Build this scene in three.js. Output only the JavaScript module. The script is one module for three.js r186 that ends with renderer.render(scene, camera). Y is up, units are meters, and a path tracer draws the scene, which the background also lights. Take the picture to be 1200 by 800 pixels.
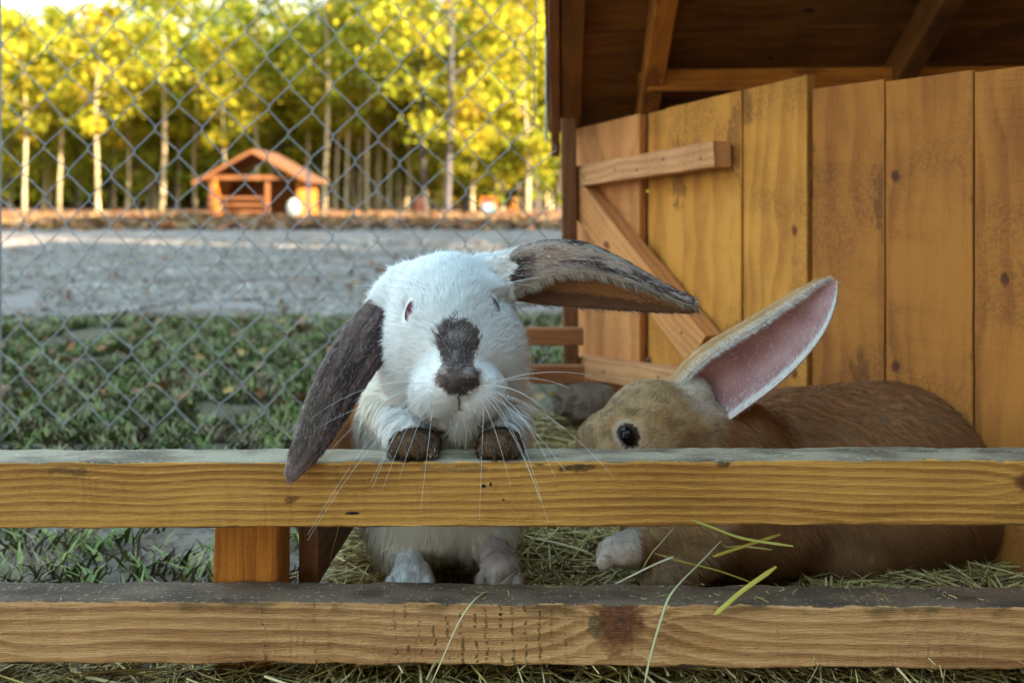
import * as THREE from 'three';
import { mergeGeometries } from 'three/addons/utils/BufferGeometryUtils.js';

// ------------------------------------------------------------------ camera, sky, sun, exposure
const EYE = 0.52, FOCAL = 966, HORIZON = 230;             // camera height in metres; lens and horizon of the 1200 x 800 photograph
const scene = new THREE.Scene();
const camera = new THREE.PerspectiveCamera(2 * Math.atan(400 / FOCAL) * 180 / Math.PI, 1.5, 0.05, 500);
camera.position.set(0, EYE, 0);
camera.lookAt(0, EYE, -1);
camera.setViewOffset(1200, 800, 0, 400 - HORIZON, 1200, 800);  // level camera, lens shifted down
camera.focus = 0.885;
camera.userData.fStop = 3.8;
const renderer = new THREE.WebGLRenderer({ antialias: true });
renderer.setSize(1024, 682);
renderer.toneMapping = THREE.LinearToneMapping;
renderer.toneMappingExposure = 6.9;
renderer.shadowMap.enabled = true;

{ // clear autumn sky: pale at the horizon, blue overhead, with thin high cloud
  const W = 512, H = 256, data = new Float32Array(W * H * 4);
  for (let j = 0; j < H; j++) {
    const el = Math.max(0, ((j + 0.5) / H - 0.5) * Math.PI), t = Math.pow(Math.sin(el), 0.55);
    for (let i = 0; i < W; i++) {
      const az = (i + 0.5) / W * Math.PI * 2;
      const c = 0.5 + 0.5 * Math.sin(az * 3 + Math.sin(el * 9) * 1.4) * Math.sin(el * 11 + Math.sin(az * 2) * 2);
      const cl = 0.16 * c * c;
      const r = 0.47 * (1 - t) + 0.15 * t, g = 0.445 * (1 - t) + 0.285 * t, b = 0.385 * (1 - t) + 0.39 * t;
      data.set([r + (0.42 - r) * cl, g + (0.44 - g) * cl, b + (0.47 - b) * cl, 1], (j * W + i) * 4);
    }
  }
  const sky = new THREE.DataTexture(data, W, H, THREE.RGBAFormat, THREE.FloatType);
  sky.mapping = THREE.EquirectangularReflectionMapping;
  sky.magFilter = THREE.LinearFilter;
  sky.needsUpdate = true;
  scene.background = sky;
  scene.environment = sky;
}
const SUN = new THREE.Vector3(0.80, 0.37, 0.48).normalize();
const sun = new THREE.DirectionalLight(new THREE.Color(1, 0.86, 0.64), 3.5);
sun.position.copy(SUN).multiplyScalar(60).add(new THREE.Vector3(0, 0, -15));
sun.target.position.set(0, 0, -15);
sun.castShadow = true;
Object.assign(sun.shadow.camera, { left: -45, right: 45, top: 45, bottom: -45, near: 1, far: 160 });
sun.shadow.mapSize.set(4096, 4096);
scene.add(sun, sun.target);

// ------------------------------------------------------------------ helpers
const V = (x, y, z) => new THREE.Vector3(x, y, z);
const at = (px, py, d) => V((px - 600) * d / FOCAL, EYE - (py - HORIZON) * d / FOCAL, -d);   // the point seen at a pixel, d metres away
function rand(seed) { let s = seed >>> 0; return () => { s = (s + 0x6d2b79f5) | 0; let t = Math.imul(s ^ (s >>> 15), 1 | s); t = (t + Math.imul(t ^ (t >>> 7), 61 | t)) ^ t; return ((t ^ (t >>> 14)) >>> 0) / 4294967296; }; }
const clamp = (x, a = 0, b = 1) => Math.min(b, Math.max(a, x));
const step = (a, b, x) => { const t = clamp((x - a) / (b - a)); return t * t * (3 - 2 * t); };
const mix = (a, b, t) => a + (b - a) * t;
const mix3 = (a, b, t) => [mix(a[0], b[0], t), mix(a[1], b[1], t), mix(a[2], b[2], t)];
function hash3(x, y, z) { let h = Math.imul(x, 374761393) ^ Math.imul(y, 668265263) ^ Math.imul(z, 1274126177); h = Math.imul(h ^ (h >>> 13), 1274126177); return ((h ^ (h >>> 16)) >>> 0) / 4294967296; }
function noise(x, y, z = 0) {   // 0..1
  const X = Math.floor(x), Y = Math.floor(y), Z = Math.floor(z);
  let u = x - X, v = y - Y, w = z - Z;
  u = u * u * (3 - 2 * u); v = v * v * (3 - 2 * v); w = w * w * (3 - 2 * w);
  const a = mix(mix(hash3(X, Y, Z), hash3(X + 1, Y, Z), u), mix(hash3(X, Y + 1, Z), hash3(X + 1, Y + 1, Z), u), v);
  if (w === 0) return a;
  return mix(a, mix(mix(hash3(X, Y, Z + 1), hash3(X + 1, Y, Z + 1), u), mix(hash3(X, Y + 1, Z + 1), hash3(X + 1, Y + 1, Z + 1), u), v), w);
}
function fbm(x, y, z = 0, n = 4) { let s = 0, a = 0.5, k = 0; for (let i = 0; i < n; i++) { s += a * noise(x + i * 17.3, y - i * 9.1, z); k += a; x *= 2.03; y *= 2.03; z *= 2.03; a *= 0.5; } return s / k; }

const taken = {};
function numbered(name) { const k = taken[name] = (taken[name] ?? -1) + 1; return k ? name + '_' + String(k).padStart(3, '0') : name; }
function tag(o, label, category, group) { o.userData.label = label; o.userData.category = category; if (group) o.userData.group = group; return o; }
function thing(name, label, category, pos = V(0, 0, 0), group) { const o = new THREE.Group(); o.name = numbered(name); o.position.copy(pos); scene.add(o); return tag(o, label, category, group); }
const partCount = new WeakMap();
function part(name, geo, mat, parent) {
  const m = geo ? new THREE.Mesh(geo, mat) : new THREE.Group();
  if (!partCount.has(parent)) partCount.set(parent, {});
  const c = partCount.get(parent), k = c[name] = (c[name] ?? -1) + 1;
  m.name = k ? name + '_' + String(k).padStart(3, '0') : name;
  parent.add(m);
  return m;
}
function structure(name, geo, mat) { const m = new THREE.Mesh(geo, mat); m.name = numbered(name); m.userData.kind = 'structure'; scene.add(m); return m; }
function stuff(name, o, label, category) { o.name = numbered(name); o.userData.kind = 'stuff'; if (label) tag(o, label, category); return o; }

function tex(w, h, fn, srgb = true, mirror = false) {
  const d = new Uint8Array(w * h * 4);
  for (let j = 0; j < h; j++) for (let i = 0; i < w; i++) {
    const c = fn((i + 0.5) / w, (j + 0.5) / h), o = (j * w + i) * 4;
    d[o] = clamp(c[0]) * 255; d[o + 1] = clamp(c[1] ?? c[0]) * 255; d[o + 2] = clamp(c[2] ?? c[0]) * 255; d[o + 3] = 255;
  }
  const t = new THREE.DataTexture(d, w, h);
  t.wrapS = t.wrapT = mirror ? THREE.MirroredRepeatWrapping : THREE.RepeatWrapping;
  t.magFilter = THREE.LinearFilter;
  if (srgb) t.colorSpace = THREE.SRGBColorSpace;
  t.needsUpdate = true;
  return t;
}

// A tube along points with a radius at each; flat < 1 squeezes it to a ribbon-like section.
function tube(pts, radius, sides = 5, flat = 1, twist = 0) {
  const n = pts.length, pos = [], nor = [], uv = [], idx = [];
  let U = null, run = 0;
  for (let i = 0; i < n; i++) {
    const T = pts[Math.min(n - 1, i + 1)].clone().sub(pts[Math.max(0, i - 1)]).normalize();
    if (!U) { U = Math.abs(T.y) < 0.9 ? V(0, 1, 0) : V(1, 0, 0); U.sub(T.clone().multiplyScalar(U.dot(T))).normalize(); U.applyAxisAngle(T, twist); }
    else U.sub(T.clone().multiplyScalar(U.dot(T))).normalize();
    const W = T.clone().cross(U), r = typeof radius === 'function' ? radius(i / (n - 1)) : radius;
    if (i) run += pts[i].distanceTo(pts[i - 1]);
    for (let k = 0; k <= sides; k++) {
      const a = k / sides * Math.PI * 2, c = Math.cos(a), s = Math.sin(a);
      pos.push(pts[i].x + (U.x * c * flat + W.x * s) * r, pts[i].y + (U.y * c * flat + W.y * s) * r, pts[i].z + (U.z * c * flat + W.z * s) * r);
      const nn = V(U.x * c / flat + W.x * s, U.y * c / flat + W.y * s, U.z * c / flat + W.z * s).normalize();
      nor.push(nn.x, nn.y, nn.z);
      uv.push(k / sides, run);
    }
  }
  const q = sides + 1;
  for (let i = 0; i < n - 1; i++) for (let k = 0; k < sides; k++) { const a = i * q + k, b = a + q; idx.push(a, a + 1, b, b, a + 1, b + 1); }
  for (const [row, flip] of [[0, 0], [n - 1, 1]]) for (let k = 1; k < sides - 1; k++) { const a = row * q; idx.push(...(flip ? [a, a + k, a + k + 1] : [a, a + k + 1, a + k])); }
  const g = new THREE.BufferGeometry();
  g.setAttribute('position', new THREE.Float32BufferAttribute(pos, 3));
  g.setAttribute('normal', new THREE.Float32BufferAttribute(nor, 3));
  g.setAttribute('uv', new THREE.Float32BufferAttribute(uv, 2));
  g.setIndex(idx);
  return g;
}

// A sawn board: length along x, height along y, thickness along z, edges worn round and a little uneven.
// uv: u = metres along / su, v = metres round the front (bottom to top) and over the top / sv, mirrored for the back and the bottom.
function board(L, h, t, { seed = 1, segs = 24, wear = 0.0025, rough = 0.0006, bow = 0.0, su = 1, sv = 0.4, uo = 0, vo = 0, cut0 = 0, cut1 = 0 } = {}) {
  const b = Math.min(wear, h * 0.2, t * 0.2), y = h / 2, z = t / 2, ring = [];
  const push = (Y, Z, s) => ring.push([Y, Z, s]);
  const n1 = Math.max(2, Math.min(6, Math.round(h / 0.014))), n2 = Math.max(2, Math.min(4, Math.round(t / 0.014)));
  for (let i = 0; i <= n1; i++) push(mix(-y + b, y - b, i / n1), z, mix(b, h - b, i / n1));
  push(y - b * 0.3, z - b * 0.3, h);
  for (let i = 0; i <= n2; i++) push(y, mix(z - b, -z + b, i / n2), h + mix(b, t - b, i / n2));
  push(y - b * 0.3, -z + b * 0.3, h + t);
  const half = ring.length;
  for (let i = n1; i >= 0; i--) push(mix(-y + b, y - b, i / n1), -z, h + t + mix(b, h - b, 1 - i / n1));
  push(-y + b * 0.3, -z + b * 0.3, 2 * h + t);
  for (let i = n2; i >= 0; i--) push(-y, mix(z - b, -z + b, i / n2), 2 * h + t + mix(b, t - b, 1 - i / n2));
  push(-y + b * 0.3, z - b * 0.3, 2 * h + 2 * t);
  const m = ring.length, pos = [], uv = [], idx = [];
  for (let i = 0; i <= segs; i++) {
    const f = i / segs;
    for (let k = 0; k <= m; k++) {
      const [Y, Z, s0] = ring[k % m], s = k === m ? 2 * h + 2 * t + b : s0;
      const x0 = -L / 2 + cut0 * Y, x1 = L / 2 + cut1 * Y, x = mix(x0, x1, f), r = 2 * y + 2 * z;
      const e = (noise(x * 28 + seed * 13, Y / r * 40 + 5, Z / r * 40 + seed) - 0.5) * 2 * rough + (noise(x * 160 + seed * 3, Y * 400, Z * 400) - 0.5) * rough;
      const w = (noise(x * 2.3 + seed * 7.7, 3.3, seed) - 0.5) * bow;
      pos.push(x, Y + e * Math.sign(Y) * (Math.abs(Y) > y * 0.8 ? 1 : 0.2) + w, Z + e * Math.sign(Z) * (Math.abs(Z) > z * 0.8 ? 0.8 : 0.2));
      uv.push(x / su + uo, s / sv + vo);
    }
  }
  const q = m + 1;
  for (let i = 0; i < segs; i++) for (let k = 0; k < m; k++) { const a = i * q + k, c = a + q; idx.push(a, c, a + 1, a + 1, c, c + 1); }
  for (const [row, flip] of [[0, 0], [segs, 1]]) {
    const c = pos.length / 3, x = row ? L / 2 : -L / 2;
    pos.push(x, 0, 0); uv.push(0.31 + uo, 0.77);
    for (let k = 0; k <= m; k++) { const o = (row * q + k) * 3; pos.push(pos[o], pos[o + 1], pos[o + 2]); uv.push(0.31 + pos[o + 1] * 0.6 + uo, 0.77 + pos[o + 2] * 2); }
    for (let k = 0; k < m; k++) idx.push(...(flip ? [c, c + 1 + k + 1, c + 1 + k] : [c, c + 1 + k, c + 1 + k + 1]));
  }
  for (let i = 0; i < idx.length; i += 3) { const s = idx[i + 1]; idx[i + 1] = idx[i + 2]; idx[i + 2] = s; }
  const g = new THREE.BufferGeometry();
  g.setAttribute('position', new THREE.Float32BufferAttribute(pos, 3));
  g.setAttribute('uv', new THREE.Float32BufferAttribute(uv, 2));
  g.setIndex(idx);
  g.computeVertexNormals();
  return g;
}
// Place an object so that its x axis runs from a to b and its z axis faces as near as can be to `face`.
function lay(o, a, b, face) {
  const X = b.clone().sub(a).normalize(), Z = face.clone().sub(X.clone().multiplyScalar(face.dot(X))).normalize(), Y = Z.clone().cross(X);
  o.quaternion.setFromRotationMatrix(new THREE.Matrix4().makeBasis(X, Y, Z));
  o.position.copy(a).add(b).multiplyScalar(0.5);
  return o;
}
// One mesh child: a board between two points, given relative to the world; the parent stands at `base` unturned.
function plank(name, parent, base, a, b, h, t, face, mat, opt = {}) {
  const m = part(name, board(a.distanceTo(b), h, t, opt), mat, parent);
  lay(m, a.clone().sub(base), b.clone().sub(base), face);
  return m;
}

// ------------------------------------------------------------------ materials
// Wood over Lx by Ly metres. o.c: light and dark grain (sRGB 0..1).
function woodMaps(o) {
  const { seed, W, H, Lx, Ly, light, dark, rings = 90, knots = [], saw = 0.4, grey, greyFrom, mould, marks = [], stains = [], mottle = 0.5 } = o;
  const height = new Float32Array(W * H);
  const map = tex(W, H, (u, v) => {
    const x = u * Lx, y = v * Ly;
    let dx = x, g = y * rings + (fbm(x * 1.6 + seed, y * 6, seed, 3) - 0.5) * (o.wave ?? 3.4) + (noise(x * 11, y * 22, seed) - 0.5) * 0.7, kn = 0, core = 0;
    for (const [kx, ky, rx, ry] of knots) {
      const ax = (x - kx) / rx, ay = (y - ky) / ry, r = Math.sqrt(ax * ax + ay * ay) + (noise(x * 220, y * 220, seed + 3) - 0.5) * 0.35;
      const pull = Math.exp(-r * r * 0.22);
      g += pull * Math.sign(ay) * ry * rings * (1.1 - 0.3 * Math.min(1, r));
      kn = Math.max(kn, 1 - step(0.55, 1.25, r)); core = Math.max(core, step(1.0, 0.2, r) * (0.6 + 0.4 * Math.sin(r * 26)));
    }
    const f = g - Math.floor(g), ring = step(0, 0.75, f) * (1 - step(0.8, 1, f)), wide = noise(Math.floor(g) * 3.1, 7.7 + seed, 0) * 0.6 + 0.4;
    const fibre = fbm(x * 55 + seed * 3, y * 1700, seed, 2), fine = noise(x * 700, y * 2600, seed), big = fbm(x * 6 + 4 * seed, y * 16, seed, 3);
    const sl = noise((x + 0.05 * y + 0.004 * noise(y * 140, x * 20)) * 300, y * 11, seed + 9), sw = step(0.5, 0.9, sl) * noise(x * 9, y * 24, seed + 2);
    let c = mix3(light, dark, clamp(ring * wide * (o.ringAmt ?? 0.75) + (fibre - 0.5) * 0.55 + (big - 0.5) * mottle * 1.5 + (fine - 0.5) * 0.22 + sw * saw * 0.35, 0, 1.15));
    if (kn) { c = mix3(c, [dark[0] * 0.72, dark[1] * 0.6, dark[2] * 0.52], kn * 0.8); c = mix3(c, [dark[0] * 0.3, dark[1] * 0.26, dark[2] * 0.28], core * 0.6 * kn * noise(x * 260, y * 200, 2)); }
    let hgt = 0.55 - ring * 0.2 - sw * saw * 0.55 + (fibre - 0.5) * 0.35 + (fine - 0.5) * 0.25;
    for (const [sx, sy, rx, ry, a, col] of stains) {
      const r = Math.hypot((x - sx) / rx, (y - sy) / ry) + (fbm(x * 90, y * 160, seed, 3) - 0.5) * 1.1;
      c = mix3(c, col ?? [0.16, 0.11, 0.06], (1 - step(0.45, 0.8, r)) * a * (0.55 + 0.45 * noise(x * 500, y * 500)));
    }
    if (o.grime) { const gk = step(0.46, 0.72, fbm(x * 11 + 3, y * 9, seed + 4, 4)) * (0.35 + 0.65 * step(0.35, 0.7, noise(x * 330, y * 330, 5))); c = mix3(c, [dark[0] * 0.55, dark[1] * 0.52, dark[2] * 0.6], clamp(gk) * o.grime); }
    if (mould && y < (greyFrom ?? 1)) { // dark growth in the rough saw lines, thickest below the upper edge
      const lane = (x + 0.003 * noise(y * 120, x * 9, 1) + 0.05 * y) / 0.0135, id = Math.floor(lane), fx = Math.abs(lane - id - 0.5 - 0.25 * (noise(id * 7.1, 2) - 0.5));
      const on = noise(id * 3.7 + 0.2, 5.5) * (step(0.50, 0.56, x) * (1 - step(0.665, 0.74, x)) + 0.4 * step(0.36, 0.4, x) * (1 - step(0.46, 0.5, x)) + 0.25 * step(0.8, 0.86, x)), dash = step(0.45, 0.75, noise(x * 500, y * 420, 4) * 0.6 + 0.4 * noise(x * 90, y * 130, 5)) * (1 - step(0.02, 0.14 + 0.1 * noise(x * 700, y * 500, 2), fx)) * step(0.12, 0.4, on);
      const top = step(greyFrom - 0.02, greyFrom, y) * step(0.45, 0.75, fbm(x * 40, y * 90, 8, 3));
      const k = clamp(dash * 0.55 + top * 0.45) * mould;
      c = mix3(c, [0.2, 0.17, 0.05], k); hgt -= dash * 0.5;
    }
    for (const [mx, my, rx, ry] of marks) { const r = Math.hypot((x - mx) / rx, (y - my) / ry) + (noise(x * 900, y * 900, 6) - 0.5) * 0.5; const k = 1 - step(0.7, 1.0, r); c = mix3(c, [0.06, 0.04, 0.03], k); hgt -= k * 0.8; }
    if (greyFrom && y > greyFrom - 0.0015) {
      const wob = (noise(x * 60, 4, seed) - 0.5) * 0.004 + (noise(x * 240, 9, seed) - 0.5) * 0.002, k = step(-0.0008, 0.0012, y - greyFrom + wob);
      const dirt = fbm(x * 26, y * 60, seed + 5, 4), s = noise(x * 420, y * 420, 3);
      let gc = mix3(grey, [grey[0] * 0.55, grey[1] * 0.52, grey[2] * 0.5], clamp((dirt - 0.38) * 2.2 + (fibre - 0.5) * 0.8));
      if (s > 0.86) gc = mix3(gc, [0.75, 0.7, 0.62], 0.55);
      c = mix3(c, gc, k * 0.95); hgt = mix(hgt, 0.3 + dirt * 0.4 + fibre * 0.3, k);
    }
    height[Math.floor(v * H) * W + Math.floor(u * W)] = hgt;
    return c;
  }, true, !greyFrom);
  const bump = tex(W, H, (u, v) => [height[Math.floor(v * H) * W + Math.floor(u * W)]], false, !greyFrom);
  return { map, bumpMap: bump };
}
const std = (o) => new THREE.MeshStandardMaterial({ roughness: 0.85, ...o });
const rgb = (r, g, b) => new THREE.Color().setRGB(r, g, b);

// ------------------------------------------------------------------ ground
const soilMap = tex(512, 512, (u, v) => {
  const n = fbm(u * 40, v * 40, 2, 5), f = noise(u * 256, v * 256, 4), g = noise(u * 200, v * 200, 9);
  let c = mix3([0.40, 0.34, 0.29], [0.52, 0.47, 0.43], n); c = mix3(c, [0.27, 0.21, 0.16], step(0.55, 0.85, f) * 0.6); return mix3(c, [0.58, 0.36, 0.20], step(0.8, 0.95, g) * 0.35);
});
const gravelMap = tex(1024, 1024, (u, v) => {
  const n = fbm(u * 9, v * 9, 2, 5), f = noise(u * 210, v * 210, 4), g = noise(u * 420, v * 420, 9);
  let c = mix3([0.50, 0.48, 0.48], [0.64, 0.63, 0.63], f); c = mix3(c, [0.36, 0.30, 0.25], step(0.42, 0.7, n) * 0.75); return mix3(c, [0.3, 0.28, 0.28], step(0.6, 0.85, g) * 0.6);
});
function sheet(x0, x1, z0, z1, y, su, nx = 1, nz = 1, edge = 0) {
  const g = new THREE.PlaneGeometry(x1 - x0, z1 - z0, nx, nz); g.rotateX(-Math.PI / 2); g.translate((x0 + x1) / 2, y, (z0 + z1) / 2);
  const p = g.attributes.position, uv = g.attributes.uv;
  for (let i = 0; i < p.count; i++) {
    let x = p.getX(i), z = p.getZ(i);
    uv.setXY(i, x / su, z / su);
    if (edge && (x < x0 + 0.01 || x > x1 - 0.01 || z < z0 + 0.01 || z > z1 - 0.01)) { const k = 1 - edge * fbm(x * 0.9, z * 0.9, 5, 3); p.setX(i, (x - (x0 + x1) / 2) * k + (x0 + x1) / 2); p.setZ(i, (z - (z0 + z1) / 2) * k + (z0 + z1) / 2); }
  }
  return g;
}
structure('ground', sheet(-220, 220, -260, 120, -0.008, 1.7), std({ map: soilMap, roughness: 1 }));
structure('gravel_yard', sheet(-16, 1.6, -13.2, -3.2, -0.003, 1.9, 40, 30, 0.13), std({ map: gravelMap, color: rgb(0.92, 0.79, 0.70), bumpMap: gravelMap, bumpScale: 0.01, roughness: 1 }));
const litterMap = tex(512, 512, (u, v) => {
  const a = noise(u * 90, v * 90, 2), b = noise(u * 140, v * 140, 7), n = fbm(u * 10, v * 10, 3, 3);
  let c = mix3([0.36, 0.25, 0.17], [0.50, 0.33, 0.19], a); c = mix3(c, [0.22, 0.15, 0.10], step(0.5, 0.8, n) * 0.7); return mix3(c, [0.72, 0.48, 0.2], step(0.75, 0.9, b) * 0.7);
});
structure('forest_floor', sheet(-90, 90, -130, -14.5, -0.003, 2.3, 120, 20, 0.03), std({ map: litterMap, roughness: 1 }));
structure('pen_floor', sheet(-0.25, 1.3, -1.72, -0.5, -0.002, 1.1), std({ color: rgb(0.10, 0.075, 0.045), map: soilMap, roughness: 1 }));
structure('lawn_strip', sheet(-4.5, 0.5, -3.45, -1.74, -0.0035, 1.3, 30, 14, 0.06), std({ color: rgb(0.62, 0.66, 0.46), map: soilMap, roughness: 1 }));

const M4 = new THREE.Matrix4(), Q = new THREE.Quaternion(), E = new THREE.Euler(), S3 = new THREE.Vector3(), C = new THREE.Color();
// Many small copies in one object. put(i) returns [position, euler, scale, linear colour] or null.
function scatter(name, geo, mat, n, put, label, category, parent) {
  const mesh = new THREE.InstancedMesh(geo, mat, n);
  let k = 0;
  for (let i = 0; i < n; i++) {
    const r = put(i); if (!r) continue;
    const [p, e, s, c] = r;
    M4.compose(p, Q.setFromEuler(e), typeof s === 'number' ? S3.set(s, s, s) : s);
    mesh.setMatrixAt(k, M4); mesh.setColorAt(k, C.setRGB(...c)); k++;
  }
  mesh.count = k;
  stuff(name, mesh, label, category);
  (parent ?? scene).add(mesh);
  return mesh;
}
function pebbleShape(seed) { const g = new THREE.IcosahedronGeometry(0.5, 1), p = g.attributes.position; for (let i = 0; i < p.count; i++) { const k = 0.7 + 0.5 * noise(p.getX(i) * 2.2 + seed, p.getY(i) * 2.2, p.getZ(i) * 2.2 + 9); p.setXYZ(i, p.getX(i) * k, p.getY(i) * k * 0.6, p.getZ(i) * k * 0.85); } g.computeVertexNormals(); return g; }
const pebbleMat = std({ roughness: 0.95 });
for (let s = 0; s < 2; s++) {
  const r = rand(51 + s);
  scatter('gravel', pebbleShape(s * 5), pebbleMat, 15000, () => {
    const d = 3.3 + 6.5 * Math.pow(r(), 1.7), x = mix(-0.62 * d - 0.4, 0.16 * d + 0.4, r());
    const t = r(), w = 0.8 + r() * 0.4; if (fbm(x * 0.8, d * 0.8, 3, 3) < 0.36) return null;
    return [V(x, 0.0, -d), E.clone().set(r() * 0.6, r() * 6.3, r() * 0.6), 0.016 + 0.04 * r() * r() + 0.002 * d, mix3([0.12 * w, 0.09 * w, 0.07 * w], [0.42 * w, 0.36 * w, 0.31 * w], t * t * 0.6 + 0.4 * fbm(x * 4, d * 4, 6, 2))];
  });
}
// one bent leaf, a folded quad of six faces
function leafShape(bend = 0.25, point = 0.5) {
  const g = new THREE.BufferGeometry(), w = 0.36;
  g.setAttribute('position', new THREE.Float32BufferAttribute([-0.5, 0, 0, -0.1, bend * 0.5, -w, -0.1, 0.02, 0, -0.1, bend * 0.5, w, 0.25, bend * 0.3, -w * 0.75, 0.25, 0.03, 0, 0.25, bend * 0.3, w * 0.75, 0.5, bend * point, 0], 3));
  g.setIndex([0, 2, 1, 0, 3, 2, 1, 2, 4, 2, 5, 4, 2, 3, 5, 3, 6, 5, 4, 5, 7, 5, 6, 7]);
  g.computeVertexNormals();
  return g;
}
const leafMat = new THREE.MeshPhysicalMaterial({ roughness: 0.75, transmission: 0.42, thickness: 0, specularIntensity: 0.3 });
const litterLeafMat = std({ roughness: 0.9 });
{
  const r = rand(77), cols = [[0.36, 0.14, 0.05], [0.26, 0.13, 0.06], [0.42, 0.25, 0.08], [0.2, 0.12, 0.07], [0.32, 0.2, 0.1]];
  scatter('fallen_leaves', leafShape(0.5), litterLeafMat, 7500, (i) => {
    const near = i < 1000, d = near ? 2.0 + 7 * Math.pow(r(), 1.4) : 12.5 + 13 * r(), x = mix(-0.66 * d, 0.3 * d, r()), c = cols[Math.floor(r() * 5)], k = 0.7 + r() * 0.6;
    return [V(x, 0.012 + r() * 0.03, -d), new THREE.Euler((r() - 0.5) * 1.4, r() * 6.3, (r() - 0.5) * 1.4), near ? 0.02 + r() * 0.028 : 0.1 + r() * 0.12, c.map((q) => q * k * 0.75)];
  });
}
{ // grass of the strip behind the pen: tufts of bent blades
  const r = rand(31), pos = [], nor = [];
  for (let b = 0; b < 9; b++) {
    const a = r() * 6.3, R = r() * 0.3, x = Math.cos(a) * R, z = Math.sin(a) * R, h = 0.5 + r() * 0.5, lean = (r() - 0.5) * 1.1, lz = (r() - 0.5) * 1.1, t = r() * 3.1, wx = Math.cos(t) * 0.035, wz = Math.sin(t) * 0.035;
    const p = [[x - wx, 0, z - wz], [x + wx, 0, z + wz], [x + lean * 0.3 - wx * 0.8, h * 0.6, z + lz * 0.3 - wz * 0.8], [x + lean * 0.3 + wx * 0.8, h * 0.6, z + lz * 0.3 + wz * 0.8], [x + lean * 0.9, h, z + lz * 0.9]];
    for (const [i, j, k] of [[0, 1, 2], [2, 1, 3], [2, 3, 4]]) { pos.push(...p[i], ...p[j], ...p[k]); for (let q = 0; q < 3; q++) nor.push(-wz * 12, 0.75, wx * 12); }
  }
  const g = new THREE.BufferGeometry(); g.setAttribute('position', new THREE.Float32BufferAttribute(pos, 3)); g.setAttribute('normal', new THREE.Float32BufferAttribute(nor, 3));
  const put = (x, d, k) => [V(x, -0.004, -d), new THREE.Euler(0, r() * 6.3, 0), V(0.075, 0.03 * k, 0.075), r() < 0.42 ? mix3([0.20, 0.15, 0.08], [0.34, 0.27, 0.14], r()) : mix3([0.14, 0.21, 0.05], [0.34, 0.33, 0.10], r())];
  scatter('grass', g, std({ roughness: 0.8 }), 17000, (i) => {
    const near = i > 16000, d = near ? 0.75 + 1.1 * r() : 1.76 + 1.75 * r(), x = near ? mix(-1.6, -0.3, r()) : mix(-4.2, 0.35, r()); if (fbm(x * 3, d * 3, 2, 3) < 0.34 || fbm(x * 1.2, d, 8, 2) < 0.24) return null;
    return put(x, d, 0.5 + r());
  }, 'short patchy green grass between the pen and the gravel', 'grass');
}

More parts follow.
